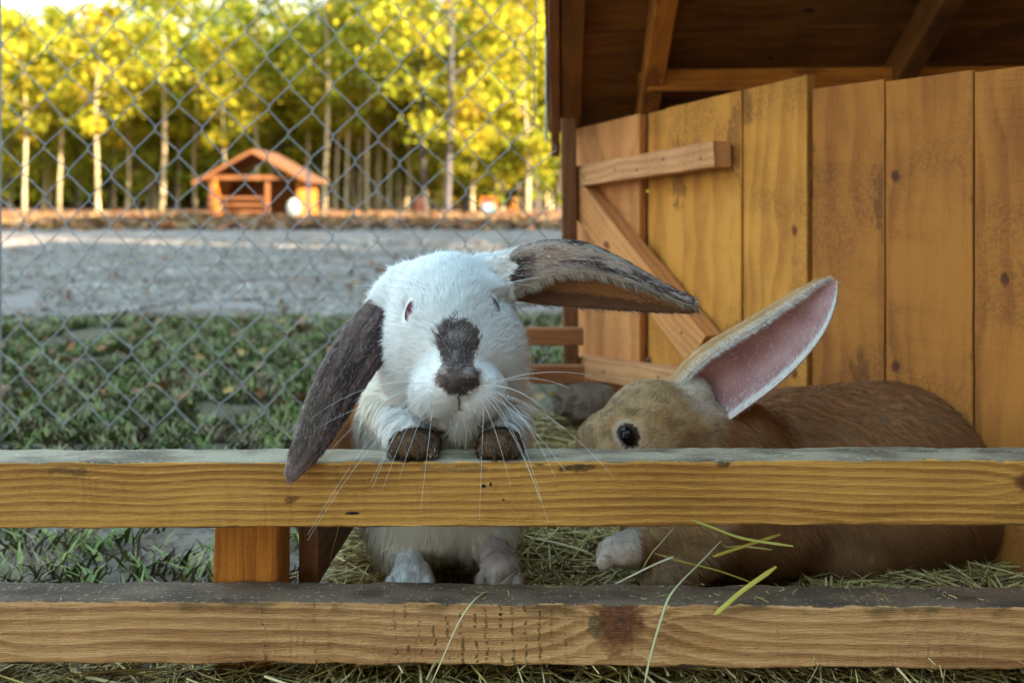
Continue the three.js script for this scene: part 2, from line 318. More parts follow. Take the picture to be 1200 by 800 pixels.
// ------------------------------------------------------------------ woodland
const barkMap = tex(256, 512, (u, v) => { const n = fbm(u * 14, v * 5, 1, 4), s = noise(u * 46, v * 9, 4); const k = 0.45 + 0.75 * n - step(0.6, 0.9, s) * 0.3; return [k, k, k]; });
const paleBark = std({ map: barkMap, color: rgb(0.80, 0.60, 0.33), roughness: 0.95 }), darkBark = std({ map: barkMap, color: rgb(0.15, 0.12, 0.10), roughness: 1 }), greyBark = std({ map: barkMap, color: rgb(0.24, 0.20, 0.18), roughness: 1 });
const TREES = {};
function makeTree(kind, seed, o) {
  const r = rand(seed), { h, r0, clear, spread, leaves, size, cols, bark, limbs = 16 } = o, root = new THREE.Group(), bits = [];
  const bendX = (r() - 0.5) * 0.5, bendZ = (r() - 0.5) * 0.5, axis = (t) => V(bendX * t * t + 0.06 * Math.sin(t * 7 + seed), h * t, bendZ * t * t + 0.06 * Math.cos(t * 6 + seed));
  bits.push(tube([0, 0.03, 0.12, 0.25, 0.4, 0.55, 0.7, 0.85, 1].map(axis), (t) => r0 * (1.25 - t) * (t < 0.05 ? 1.25 : 1) * 0.8 + 0.008, 7));
  const tips = [];
  for (let i = 0; i < limbs; i++) {
    const t = mix(clear, 0.98, Math.pow((i + r()) / limbs, 0.85)), a = i * 2.4 + r(), prof = Math.sin(Math.PI * Math.pow(clamp((t - clear) / (1.06 - clear)), 0.75)) * 0.85 + 0.2, len = spread * prof * (0.6 + r() * 0.7), up = 0.25 + r() * 0.5;
    const p0 = axis(t), p1 = p0.clone().add(V(Math.cos(a) * len * 0.5, len * up * 0.4, Math.sin(a) * len * 0.5)), p2 = p0.clone().add(V(Math.cos(a) * len, len * up * 0.7 - 0.1 * len, Math.sin(a) * len));
    bits.push(tube([p0, p1, p2], (q) => r0 * 0.3 * (1.1 - t) * (1.1 - q) + 0.006, 4));
    tips.push([p1, len * 0.26], [p2, len * 0.3], [p1.clone().lerp(p2, 0.5).add(V(0, 0.1, 0)), len * 0.28]);
  }
  tips.push([axis(1), spread * 0.25], [axis(0.93), spread * 0.3]);
  part('trunk', mergeGeometries(bits), bark, root);
  const g = leafShape(0.3), crown = new THREE.InstancedMesh(g, leafMat, leaves);
  for (let i = 0; i < leaves; i++) {
    const [c, s] = tips[Math.floor(r() * tips.length)], q = V(r() + r() + r() - 1.5, (r() + r() + r() - 1.5) * 0.75, r() + r() + r() - 1.5).multiplyScalar(s * 1.35 + 0.12).add(c);
    M4.compose(q, Q.setFromEuler(E.set(r() * 6.3, r() * 6.3, r() * 6.3)), S3.setScalar(size * (0.6 + r() * 0.8))); crown.setMatrixAt(i, M4);
    const k = 0.65 + r() * 0.7, cc = mix3(cols[Math.floor(r() * cols.length)], cols[Math.floor(noise(c.x * 2 + seed, c.y * 2, c.z * 2) * cols.length * 0.999)], 0.55); crown.setColorAt(i, C.setRGB(cc[0] * k, cc[1] * k, cc[2] * k));
  }
  crown.name = 'crown'; crown.userData.kind = 'stuff'; root.add(crown);
  TREES[kind] = root;
}
const YEL = [0.56, 0.46, 0.02], GOLD = [0.62, 0.38, 0.02], LIME = [0.40, 0.42, 0.02], GREEN = [0.15, 0.21, 0.015], OLIVE = [0.30, 0.30, 0.015], DEEP = [0.06, 0.10, 0.012];
makeTree('pale', 3, { h: 7.6, r0: 0.09, clear: 0.36, spread: 1.6, leaves: 2300, size: 0.20, cols: [YEL, LIME, YEL, OLIVE, GOLD], bark: paleBark });
makeTree('pale_tall', 5, { h: 9.6, r0: 0.10, clear: 0.40, spread: 1.7, leaves: 2100, size: 0.20, cols: [YEL, LIME, OLIVE, GREEN], bark: paleBark });
makeTree('dark', 7, { h: 9.8, r0: 0.15, clear: 0.40, spread: 2.4, leaves: 2700, size: 0.22, cols: [GREEN, OLIVE, LIME, GREEN, YEL], bark: darkBark, limbs: 24 });
makeTree('grey', 11, { h: 11, r0: 0.105, clear: 0.16, spread: 2.0, leaves: 2900, size: 0.185, cols: [YEL, OLIVE, LIME, GOLD, YEL], bark: greyBark, limbs: 24 });
makeTree('young', 13, { h: 5.2, r0: 0.07, clear: 0.10, spread: 1.5, leaves: 2500, size: 0.18, cols: [LIME, OLIVE, GREEN, YEL], bark: darkBark, limbs: 18 });
makeTree('gold', 17, { h: 6.4, r0: 0.09, clear: 0.16, spread: 1.7, leaves: 2500, size: 0.18, cols: [YEL, LIME, YEL, GOLD], bark: paleBark, limbs: 18 });
makeTree('evergreen', 19, { h: 9, r0: 0.16, clear: 0.12, spread: 2.1, leaves: 4200, size: 0.19, cols: [DEEP, GREEN, DEEP], bark: darkBark, limbs: 28 });
const ORDINAL = 'first second third fourth fifth sixth seventh eighth ninth tenth eleventh twelfth thirteenth fourteenth fifteenth sixteenth seventeenth eighteenth nineteenth twentieth'.split(' ');
// Labels by place: trees of one kind, counted from the left within stretches of the wood's edge bounded by things one can find.
function byPlace(trees, what) {
  const zones = [[-999, 255, 'left of the far shelter'], [255, 386, 'behind the far shelter'], [386, 503, 'between the far shelter and the barrel'], [503, 566, 'between the barrel and the picture board'], [566, 9999, 'from the picture board to the hutch']];
  for (const [a, b, where] of zones) { const z = trees.filter(([px]) => px >= a && px < b).sort((p, q) => p[0] - q[0]); z.forEach(([, t], i) => { t.userData.label = what + ' ' + where + (z.length > 1 ? ', ' + ORDINAL[i] + ' from the left' : ''); }); }
}
const plantTree = (kind, px, d, ...rest) => plantAt(kind, (px - 600) * d / FOCAL, -d, ...rest);
function plantAt(kind, x, z, s, label, turn, group, cat = 'tree') {
  const t = TREES[kind].clone(), names = { pale: 'pale_trunk_tree', pale_tall: 'pale_trunk_tree', dark: 'dark_trunk_tree', grey: 'grey_trunk_tree', young: 'young_tree', gold: 'golden_tree', evergreen: 'evergreen_tree' };
  t.name = numbered(names[kind]); t.position.set(x, -0.01, z); t.scale.setScalar(s); t.rotation.y = turn; scene.add(t);
  return tag(t, label, cat, group);
}
{
  // trees with trunks the photograph lets one tell apart, by place along the edge of the wood
  plantTree('grey', 527, 24.5, 0.95, 'slim grey trunk rising highest before the wood, golden leaves at its top', 0.4);
  plantTree('dark', 497, 27, 0.85, 'dark trunk just beside the slim grey one, bushy olive crown', 1.9);
  plantTree('pale_tall', 382, 28.5, 0.95, 'tall pale trunk standing behind the small orange hut', 0.3);
  const paleLabel = 'slender pale trunk with yellow leaves in the sunny edge of the wood', paleGroup = 'slender pale trunks along the edge of the wood';
  byPlace([[395, 31], [408, 30], [421, 33], [432, 29.5], [446, 32], [457, 30.5], [468, 33], [480, 31.5], [512, 34], [300, 31], [262, 29], [228, 33], [190, 30], [150, 32], [112, 29.5], [70, 31], [30, 30], [-8, 33], [340, 34], [362, 32], [388, 35], [402, 36], [414, 34.5], [427, 36.5], [438, 35], [451, 36], [463, 35.5], [475, 37], [317, 33], [285, 35], [245, 36], [210, 34], [172, 36], [135, 35], [95, 36], [52, 34], [12, 36], [548, 36], [580, 37], [608, 36], [640, 37]]
    .map(([px, d], i) => [px, plantTree(i % 3 ? 'pale' : 'pale_tall', px, d, 0.78 + ((i * 7) % 5) * 0.055, paleLabel, i * 1.7, paleGroup)]), 'pale trunk with yellow leaves');
  const darkLabel = 'dark trunk with dense olive leaves further back in the wood', darkGroup = 'dark trunks further back in the wood';
  byPlace([[350, 37], [415, 39], [470, 37], [545, 33], [568, 30], [590, 35], [612, 31], [632, 34], [652, 30], [690, 33], [280, 38], [205, 37], [130, 38], [55, 37], [-15, 38]]
    .map(([px, d], i) => [px, plantTree('dark', px, d, 0.8 + ((i * 5) % 4) * 0.07, darkLabel, i * 2.3, darkGroup)]), 'dark trunk further back');
  const yl = 'low leafy green young tree at the foot of the wood', yg = 'young green trees at the foot of the wood';
  byPlace([[578, 27], [545, 29], [603, 28.5], [628, 27], [652, 28], [675, 29], [455, 35], [500, 33], [402, 36], [322, 33], [240, 34], [160, 33], [90, 34], [10, 33]].map(([px, d], i) => [px, plantTree('young', px, d, 0.72 + ((i * 3) % 4) * 0.12, yl, i * 1.3, yg)]), 'low leafy green tree');
  const gl = 'bushy golden yellow tree lit by the sun at the edge of the wood', gg = 'golden trees at the edge of the wood';
  byPlace([[555, 26.5], [617, 26], [645, 32], [590, 31], [440, 34], [485, 35], [375, 35], [300, 34], [180, 35], [60, 35], [520, 30], [668, 31]].map(([px, d], i) => [px, plantTree('gold', px, d, 0.8 + ((i * 3) % 5) * 0.1, gl, i * 2.1, gg)]), 'bushy golden tree');
  // unseen trees added behind the viewer to cut the light from the front
  const ring = 'unseen tree added behind the viewer to cut front light', rg = 'trees added behind the viewer to cut front light';
  [[-4, 8], [0, 7], [-2, 10], [3, 9], [6, 8], [9, 10], [-6, 12], [1, 12], [4, 13], [-9, 14]].forEach(([x, z], i) => plantAt(['evergreen', 'dark', 'evergreen', 'evergreen', 'gold'][i % 5], x, z, 0.85 + (i % 5) * 0.12, ring, i * 1.4, rg));
  // deep wood behind: reads as one mass
  const r = rand(401), wood = new THREE.Group(); wood.name = 'far_wood'; wood.userData.kind = 'stuff'; tag(wood, 'dense dim wood filling the view behind the sunlit trees', 'wood'); scene.add(wood);
  const trunks = [];
  for (let i = 0; i < 150; i++) { const d = 40 + r() * 16, x = mix(-0.8 * d, 0.35 * d, r()), h = 7 + r() * 4, l = (r() - 0.5) * 0.8; trunks.push(tube([V(x, 0, -d), V(x + l * 0.4, h * 0.5, -d), V(x + l, h, -d)], (t) => 0.14 * (1.1 - t) + 0.02, 5)); }
  const tm = new THREE.Mesh(mergeGeometries(trunks), greyBark); tm.name = 'trunk'; wood.add(tm);
  const cols = [OLIVE, YEL, GREEN, LIME, GREEN, OLIVE, GOLD];
  scatter('crown', leafShape(0.3), leafMat, 105000, (i) => {
    const d = 39 + r() * 18, x = mix(-0.85 * d, 0.36 * d, r()), top = 5.0 + 5.5 * fbm(x * 0.28, d * 0.22, 4, 3), y = i % 5 ? 0.3 + (top - 0.3) * Math.pow(r(), 0.85) : 0.1 + 3.4 * r();
    if (fbm(x * 0.55, y * 0.55, d * 0.4, 3) < (y < 3.5 ? 0.22 : 0.28 + 0.26 * (y / top))) return null;
    const c = y < 3.6 ? [LIME, OLIVE, YEL][Math.floor(r() * 3)] : cols[Math.floor(fbm(x * 0.3, y * 0.3, d * 0.2, 2) * 6.99)], k = 0.7 + r() * 0.6;
    return [V(x, y, -d), new THREE.Euler(r() * 6.3, r() * 6.3, r() * 6.3), 0.34 + r() * 0.28, c.map((q) => q * k)];
  }, null, null, wood);
}

// ------------------------------------------------------------------ wood materials
const hT = 0.0672, tT = 0.044, hB = 0.0635;
const upperWood = std({ ...woodMaps({ seed: 4, W: 2048, H: 224, Lx: 1.3, Ly: hT + tT, light: [0.84, 0.61, 0.29], dark: [0.52, 0.325, 0.10], rings: 120, saw: 0.4, mottle: 0.6, grime: 0.1, greyFrom: hT, grey: [0.60, 0.55, 0.47],
  knots: [[0.05, 0.02, 0.012, 0.008], [1.18, 0.045, 0.016, 0.010]],
  marks: [[0.487, 0.0150, 0.0075, 0.0016], [0.621, 0.0425, 0.0028, 0.0022], [0.628, 0.044, 0.0012, 0.0026], [0.641, 0.028, 0.0012, 0.0012]],
  stains: [[0.424, 0.029, 0.010, 0.006, 0.7, [0.33, 0.17, 0.05]], [0.715, 0.061, 0.024, 0.006, 0.8], [0.678, 0.063, 0.012, 0.004, 0.5], [0.866, 0.064, 0.010, 0.004, 0.8], [0.60, 0.060, 0.05, 0.006, 0.35], [0.2, 0.058, 0.03, 0.008, 0.4], [0.49, 0.05, 0.05, 0.02, 0.25, [0.48, 0.30, 0.06]], [0.79, 0.058, 0.12, 0.012, 0.3, [0.56, 0.33, 0.08]]] }), bumpScale: 0.0016 });
const lowerWood = std({ ...woodMaps({ seed: 9, W: 2048, H: 224, Lx: 1.3, Ly: hB + tT, light: [0.86, 0.66, 0.44], dark: [0.57, 0.37, 0.20], rings: 75, saw: 0.35, mottle: 0.5, grime: 0.1, greyFrom: hB, grey: [0.44, 0.36, 0.29], mould: 1,
  knots: [[0.760, 0.048, 0.026, 0.034], [0.1, 0.03, 0.014, 0.010]],
  marks: [[0.638, 0.053, 0.0018, 0.0018]], stains: [[0.735, 0.040, 0.012, 0.022, 0.6, [0.24, 0.22, 0.12]], [0.68, 0.03, 0.05, 0.008, 0.3, [0.42, 0.27, 0.1]], [0.85, 0.022, 0.07, 0.01, 0.35, [0.56, 0.36, 0.12]]] }), bumpScale: 0.0022 });
const doorWoodMaps = woodMaps({ seed: 14, W: 1024, H: 768, Lx: 0.8, Ly: 0.6, light: [0.82, 0.57, 0.23], dark: [0.57, 0.35, 0.10], grime: 0.26, rings: 30, ringAmt: 0.45, wave: 2.6, saw: 0.3, mottle: 1.1, knots: [[0.12, 0.14, 0.010, 0.007], [0.46, 0.33, 0.012, 0.008], [0.66, 0.5, 0.010, 0.008], [0.3, 0.55, 0.009, 0.006]], stains: [[0.2, 0.4, 0.08, 0.05, 0.55, [0.36, 0.21, 0.08]], [0.1, 0.28, 0.12, 0.02, 0.5, [0.3, 0.18, 0.08]], [0.66, 0.36, 0.1, 0.03, 0.6, [0.34, 0.2, 0.08]], [0.34, 0.25, 0.05, 0.03, 0.5, [0.32, 0.19, 0.08]], [0.15, 0.05, 0.1, 0.03, 0.5, [0.3, 0.18, 0.08]], [0.6, 0.2, 0.1, 0.04, 0.55, [0.4, 0.24, 0.1]], [0.42, 0.1, 0.05, 0.06, 0.5, [0.33, 0.2, 0.09]]] });
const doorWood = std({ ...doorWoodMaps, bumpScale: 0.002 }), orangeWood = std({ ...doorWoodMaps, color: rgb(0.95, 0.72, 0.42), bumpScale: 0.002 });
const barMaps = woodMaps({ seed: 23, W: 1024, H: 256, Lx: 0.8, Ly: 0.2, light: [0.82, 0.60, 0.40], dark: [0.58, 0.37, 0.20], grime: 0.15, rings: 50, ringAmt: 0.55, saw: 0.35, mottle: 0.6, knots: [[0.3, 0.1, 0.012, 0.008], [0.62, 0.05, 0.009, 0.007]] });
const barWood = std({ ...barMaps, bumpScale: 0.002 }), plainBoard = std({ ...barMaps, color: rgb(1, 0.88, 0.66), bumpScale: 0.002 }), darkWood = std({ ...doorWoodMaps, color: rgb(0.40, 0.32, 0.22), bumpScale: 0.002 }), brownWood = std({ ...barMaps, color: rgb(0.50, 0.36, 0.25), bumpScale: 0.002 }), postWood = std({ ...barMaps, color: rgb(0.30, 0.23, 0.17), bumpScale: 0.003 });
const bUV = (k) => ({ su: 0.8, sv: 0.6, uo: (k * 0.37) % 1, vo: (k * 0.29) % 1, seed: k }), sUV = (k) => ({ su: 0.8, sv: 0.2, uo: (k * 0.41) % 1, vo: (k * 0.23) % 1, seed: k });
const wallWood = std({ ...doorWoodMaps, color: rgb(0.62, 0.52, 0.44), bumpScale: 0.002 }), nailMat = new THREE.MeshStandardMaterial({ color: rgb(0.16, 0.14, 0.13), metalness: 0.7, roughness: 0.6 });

// ------------------------------------------------------------------ pen fences
const FRONT = V(0, 0, 1), nailGeo = new THREE.SphereGeometry(0.003, 10, 6); nailGeo.scale(1, 1, 0.5);
{
  const base = V(0, 0, -0.862), t = thing('slatted_fence', 'weathered two-slat wooden fence in front, the rabbits behind it', 'fence', base);
  const up = part('slat', board(1.56, hT, tT, { seed: 3, segs: 260, wear: 0.0024, rough: 0.0010, bow: 0.003, su: 1.3, sv: hT + tT, uo: 0.5 }), upperWood, t); up.position.set(0, 0.25 - hT / 2, 0);
  tag(up, 'honey coloured upper slat with a grey top edge'); delete up.userData.category;
  const lo = part('slat', board(1.56, hB, tT, { seed: 8, segs: 260, wear: 0.003, rough: 0.0018, bow: 0.003, su: 1.3, sv: hB + tT, uo: 0.5 }), lowerWood, t); lo.position.set(0, 0.105 - hB / 2, 0);
  up.rotation.z = 0.0015; lo.rotation.z = -0.006;
  tag(lo, 'pale lower slat with a large dark knot and mouldy saw marks'); delete lo.userData.category;
  const W = (x, y, z) => V(x, y, z);
  plank('post', t, base, W(-0.290, -0.02, -0.911), W(-0.284, 0.232, -0.911), 0.07, 0.05, FRONT, orangeWood, sUV(4));
  plank('post', t, base, W(0.735, -0.02, -0.911), W(0.735, 0.248, -0.911), 0.07, 0.05, FRONT, orangeWood, sUV(5));
  plank('post', t, base, W(-0.735, -0.02, -0.911), W(-0.735, 0.248, -0.911), 0.07, 0.05, FRONT, orangeWood, sUV(7));
}
{
  const base = V(-0.21, 0, -1.3), t = thing('side_fence', 'low slatted side fence running back from the left post, partly behind the hanging ear', 'fence', base);
  plank('slat', t, base, V(-0.230, 0.215, -0.94), V(-0.186, 0.222, -1.70), 0.066, 0.022, V(1, 0, 0), plainBoard, sUV(2));
  plank('slat', t, base, V(-0.2275, 0.124, -0.92), V(-0.182, 0.124, -1.70), 0.078, 0.022, V(1, 0, 0), postWood, sUV(3));
  plank('post', t, base, V(-0.21, -0.02, -1.69), V(-0.21, 0.255, -1.69), 0.03, 0.04, FRONT, brownWood, sUV(9));
}
{
  const base = V(0.05, 0, -1.69), t = thing('rear_fence', 'two brown slats closing the back of the pen left of the hutch door', 'fence', base);
  plank('slat', t, base, V(-0.09, 0.2335, -1.69), V(0.146, 0.2335, -1.69), 0.035, 0.022, FRONT, brownWood, sUV(6));
  plank('slat', t, base, V(-0.09, 0.156, -1.69), V(0.148, 0.156, -1.69), 0.037, 0.022, FRONT, brownWood, sUV(8));
  plank('post', t, base, V(-0.10, -0.01, -1.715), V(-0.10, 0.26, -1.715), 0.04, 0.035, FRONT, brownWood, sUV(10));
}

// ------------------------------------------------------------------ hutch: open sagging door, propped roof, dark inside
{
  const base = V(0.4, 0, -1.7), hutch = thing('rabbit_hutch', 'wooden rabbit hutch with open plank door and overhanging roof at the right', 'hutch', base);
  // door plane
  const D0 = V(0.157, 0, -1.95), DU = V(0.2576, 0, 0.45), ul = DU.length(), U = V(0.2576, 0.026, 0.45).normalize(), Nn = V(-0.45, 0, 0.2576).normalize(), face = V(-0.45, 0, 0.2576).normalize();   // looks left and to the front
  const dp = (t, h, off = 0) => V(D0.x + DU.x * t, EYE + h, D0.z + DU.z * t).addScaledVector(Nn, off);       // t along the door, h above the eye line
  const door = part('door', null, null, hutch);
  const doorBoard = (t0, t1, lo0, lo1, hi0, hi1, th, off, mat, k) => {   // an upright board between t0 and t1; long axis upright
    const tm = (t0 + t1) / 2, b = dp(tm, (lo0 + lo1) / 2, off), a = dp(tm, (hi0 + hi1) / 2, off), w = (t1 - t0) * ul;
    const m = part('board', board(a.distanceTo(b), w - 0.002, th, { ...bUV(k), segs: 14, wear: 0.0015, rough: 0.0006, cut1: (hi1 - hi0) / w, cut0: (lo1 - lo0) / w }), mat, door);
    lay(m, b.clone().sub(base), a.clone().sub(base), face);
    return m;
  };
  const top = (t) => mix(0.157, 0.191, t);
  // a board's own y axis points away from the hinge side: t falls with y
  doorBoard(0.0, 0.478, -0.42, -0.43, top(0.478), top(0), 0.02, 0.004, plainBoard, 3);
  doorBoard(0.488, 0.618, -0.43, -0.43, top(0.618), top(0.488), 0.018, -0.012, doorWood, 5);
  doorBoard(0.62, 1.02, -0.44, -0.44, top(1.02), top(0.62), 0.02, -0.004, doorWood, 8);
  doorBoard(1.022, 1.3, -0.44, -0.44, top(1.3), top(1.022), 0.02, -0.007, doorWood, 11);
  const bar = (name, t0, h0, t1, h1, w, th, off, mat, k) => { const m = part(name, board(dp(t0, h0).distanceTo(dp(t1, h1)), w, th, { ...sUV(k), wear: 0.002, rough: 0.0008, segs: 14 }), mat, door); lay(m, dp(t0, h0, off).sub(base), dp(t1, h1, off).sub(base), face); return m; };
  bar('bar', 0.004, 0.0405, 0.985, 0.0765, 0.047, 0.042, 0.035, barWood, 2);
  bar('bar', 0.06, -0.388, 0.84, -0.352, 0.046, 0.045, 0.037, barWood, 4);
  const br = bar('brace', 0.075, 0.02, 0.90, -0.285, 0.075, 0.042, 0.035, plainBoard, 6);
  for (const [tt, h, off] of [[0.05, 0.047, 0.0565], [0.2, 0.043, 0.0565], [0.42, 0.056, 0.0565], [0.56, 0.054, 0.0565], [0.72, 0.072, 0.0565], [0.92, 0.069, 0.0565], [0.1, -0.38, 0.06], [0.35, -0.374, 0.06], [0.7, -0.352, 0.06], [0.16, -0.012, 0.0565], [0.5, -0.135, 0.0565], [0.82, -0.256, 0.0565]]) { const m = part('nail', nailGeo, nailMat, door); m.position.copy(dp(tt, h, off).sub(base)); m.quaternion.setFromUnitVectors(V(0, 0, 1), face); }
  // wall going on from the door towards the viewer, outside the photograph's strip
  const wall = part('wall', null, null, hutch);
  for (let k = 0; k < 5; k++) {
    const t0 = 1.33 + k * 0.26, t1 = t0 + 0.255, a = dp((t0 + t1) / 2, -0.52, 0), b = dp((t0 + t1) / 2, 0.175 - 0.004 * k, 0), m = part('board', board(a.distanceTo(b), (t1 - t0) * ul, 0.02, { ...bUV(k + 15), segs: 12, wear: 0.0015 }), wallWood, wall);
    lay(m, a.sub(base), b.sub(base), face);
  }
  // back and end walls close the hutch
  const B = (name, a, b, h, t, f, mat, k, parent = wall) => { const m = part(name, board(a.distanceTo(b), h, t, { ...bUV(k), segs: 10 }), mat, parent); return lay(m, a.clone().sub(base), b.clone().sub(base), f); };
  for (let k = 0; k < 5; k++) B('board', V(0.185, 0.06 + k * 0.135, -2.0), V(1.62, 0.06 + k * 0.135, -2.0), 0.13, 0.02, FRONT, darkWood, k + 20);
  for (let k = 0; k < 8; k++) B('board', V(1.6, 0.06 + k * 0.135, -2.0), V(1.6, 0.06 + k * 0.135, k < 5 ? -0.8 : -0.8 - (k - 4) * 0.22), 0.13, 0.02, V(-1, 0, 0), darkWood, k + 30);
  const post = part('post', board(0.72, 0.033, 0.035, { ...sUV(12), segs: 12, wear: 0.003, rough: 0.001 }), postWood, hutch); lay(post, V(0.133, -0.02, -1.84).sub(base), V(0.127, 0.69, -1.86).sub(base), FRONT);
  // roof: rises from the low back edge towards the viewer
  const A = at(645, 168, 2.05), S = at(641, 0, 1.6).sub(A).normalize(), N = V(1, 0, 0).cross(S).negate().normalize(); if (N.y < 0) N.negate();
  const T = S.clone().cross(N).normalize(); if (T.x < 0) T.negate();
  const roof = part('roof', null, null, hutch), rp = (t, s, n) => A.clone().addScaledVector(T, t).addScaledVector(S, s).addScaledVector(N, n);
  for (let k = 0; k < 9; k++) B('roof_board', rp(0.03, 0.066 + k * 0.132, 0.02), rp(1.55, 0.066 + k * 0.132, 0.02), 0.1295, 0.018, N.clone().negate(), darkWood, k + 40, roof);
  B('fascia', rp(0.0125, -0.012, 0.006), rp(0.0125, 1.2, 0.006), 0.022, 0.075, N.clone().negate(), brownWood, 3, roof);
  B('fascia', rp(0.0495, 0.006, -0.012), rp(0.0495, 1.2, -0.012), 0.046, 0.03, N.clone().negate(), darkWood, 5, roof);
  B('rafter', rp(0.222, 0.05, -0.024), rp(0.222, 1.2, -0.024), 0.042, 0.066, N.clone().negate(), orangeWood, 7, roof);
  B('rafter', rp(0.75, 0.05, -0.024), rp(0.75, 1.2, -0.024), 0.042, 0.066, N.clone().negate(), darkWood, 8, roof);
  for (let k = 0; k < 3; k++) { const fl = B('roofing', rp(-0.005, 0.2 + k * 0.4, 0.034 + k * 0.0), rp(1.57, 0.2 + k * 0.4, 0.034), 0.398, 0.006, N.clone().negate(), std({ color: rgb(0.06, 0.055, 0.05), roughness: 1 }), 50 + k, roof); fl.userData.label = undefined; }
  // board shelf under the roof: its lit front edge and dark underside
  const beam = part('beam', board(1.2, 0.047, 0.27, { ...sUV(14), segs: 16, cut0: -0.25 }), orangeWood, hutch); lay(beam, at(757, 94, 1.75).add(V(0, 0, -0.135)).sub(base), at(757, 94, 1.75).add(V(1.2, 0.012, -0.135)).sub(base), FRONT);
}
{ // unseen barn added to keep the pen in shade; dark wood cuts its bounce
  const base = V(3.9, 0, 0), t = thing('added_shade_barn', 'unseen wooden barn added at the right to shade the pen', 'barn', base);
  const wl = part('wall', null, null, t);
  for (let k = 0; k < 18; k++) { const m = part('board', board(7.2, 0.148, 0.03, { ...bUV(k), segs: 2 }), postWood, wl); lay(m, V(-2.3, 0.075 + k * 0.15, 3.6), V(-2.1, 0.075 + k * 0.15, -3.6), V(-1, 0, 0)); }
  for (const z of [-3.6, 3.6]) { const m = part('gable_wall', new THREE.ExtrudeGeometry(new THREE.Shape([[-2.28, 0], [2.1, 0], [2.1, 2.7], [0, 4.1], [-2.28, 2.7]].map(([x, y]) => new THREE.Vector2(x, y))), { depth: 0.03, bevelEnabled: false }), postWood, t); m.position.z = z - 0.015; }
  const bw = part('back_wall', new THREE.BoxGeometry(0.03, 2.7, 7.1), doorWood, t); bw.position.set(2.13, 1.35, 0);
  for (const s of [-1, 1]) { const m = part('roof', new THREE.BoxGeometry(2.9, 0.06, 7.8), postWood, t); m.position.set(s * 1.22, 3.36, 0); m.rotation.z = -s * Math.atan2(1.4, 2.1); }
}
[[4.2, 6.2, 0.62], [6.4, 8.4, 0.8], [3.6, 9.6, 0.6], [10.5, 8.0, 0.9], [7.4, 10.2, 0.75], [6.8, 6.4, 0.8], [5.3, 7.5, 0.6]].forEach(([x, d, s], i) => plantTree('evergreen', 600 + x * FOCAL / d, d, s, 'dense evergreen standing behind the hutch beside the gravel yard', i * 1.9, 'evergreens beside the gravel yard behind the hutch'));
plantAt('gold', 4.6, -5.0, 0.72, 'sparse golden tree beside the barn, outside the view', 0.6);

// ------------------------------------------------------------------ chain-link fence
{
  const d = 1.745, base = V(-0.5, 0, -d), t = thing('chain_link_fence', 'grey chain-link fence between the pen and the gravel yard', 'fence', base);
  const wireMat = new THREE.MeshStandardMaterial({ color: rgb(0.36, 0.37, 0.39), metalness: 0.5, roughness: 0.55 });
  const hx = 26 * d / FOCAL, hy = 29.5 * d / FOCAL, n0 = at(468, 75, d), r = rand(5), jx = {}, jig = (i, j) => jx[i + ',' + j] ??= [(r() - 0.5) * 0.006, (r() - 0.5) * 0.006];
  const k0 = Math.floor((-1.3 - n0.x) / hx), k1 = Math.floor((0.118 - n0.x) / hx);
  for (let k = k0; k < k1; k++) {
    const pts = [];
    for (let j = -6; j < 36; j++) {
      const i = k + ((j + k) & 1), [a, b] = jig(i, j), y = n0.y - j * hy, yy = y + b - i * hx * 0.05; if (yy < -0.01 || y > 1.12) continue; if (n0.x + i * hx > 0.066 && yy > 0.625) continue;
      const p = V(n0.x + i * hx + a + (0.14 * (y - 0.5)) * 0.1, yy, 0).sub(V(base.x, 0, 0)), s = i === k ? -1 : 1;
      pts.push(p.clone().add(V(s * 0.0012, hy * 0.06, -0.0022)), p.clone().add(V(s * 0.0012, -hy * 0.06, 0.0022)));
    }
    part('wire', tube(pts, 0.0013, 5), wireMat, t);
  }
  for (const px of [675.5]) part('edge_wire', tube([at(640, 0, d).sub(base), at(640, 110, d).sub(base), at(640, 166, d).sub(base)], 0.0022, 6), wireMat, t);
  const post = part('post', tube([V(-1.12, -0.02, -d - 0.03).sub(base), V(-1.12, 1.15, -d - 0.03).sub(base)], 0.017, 12), wireMat, t);
}

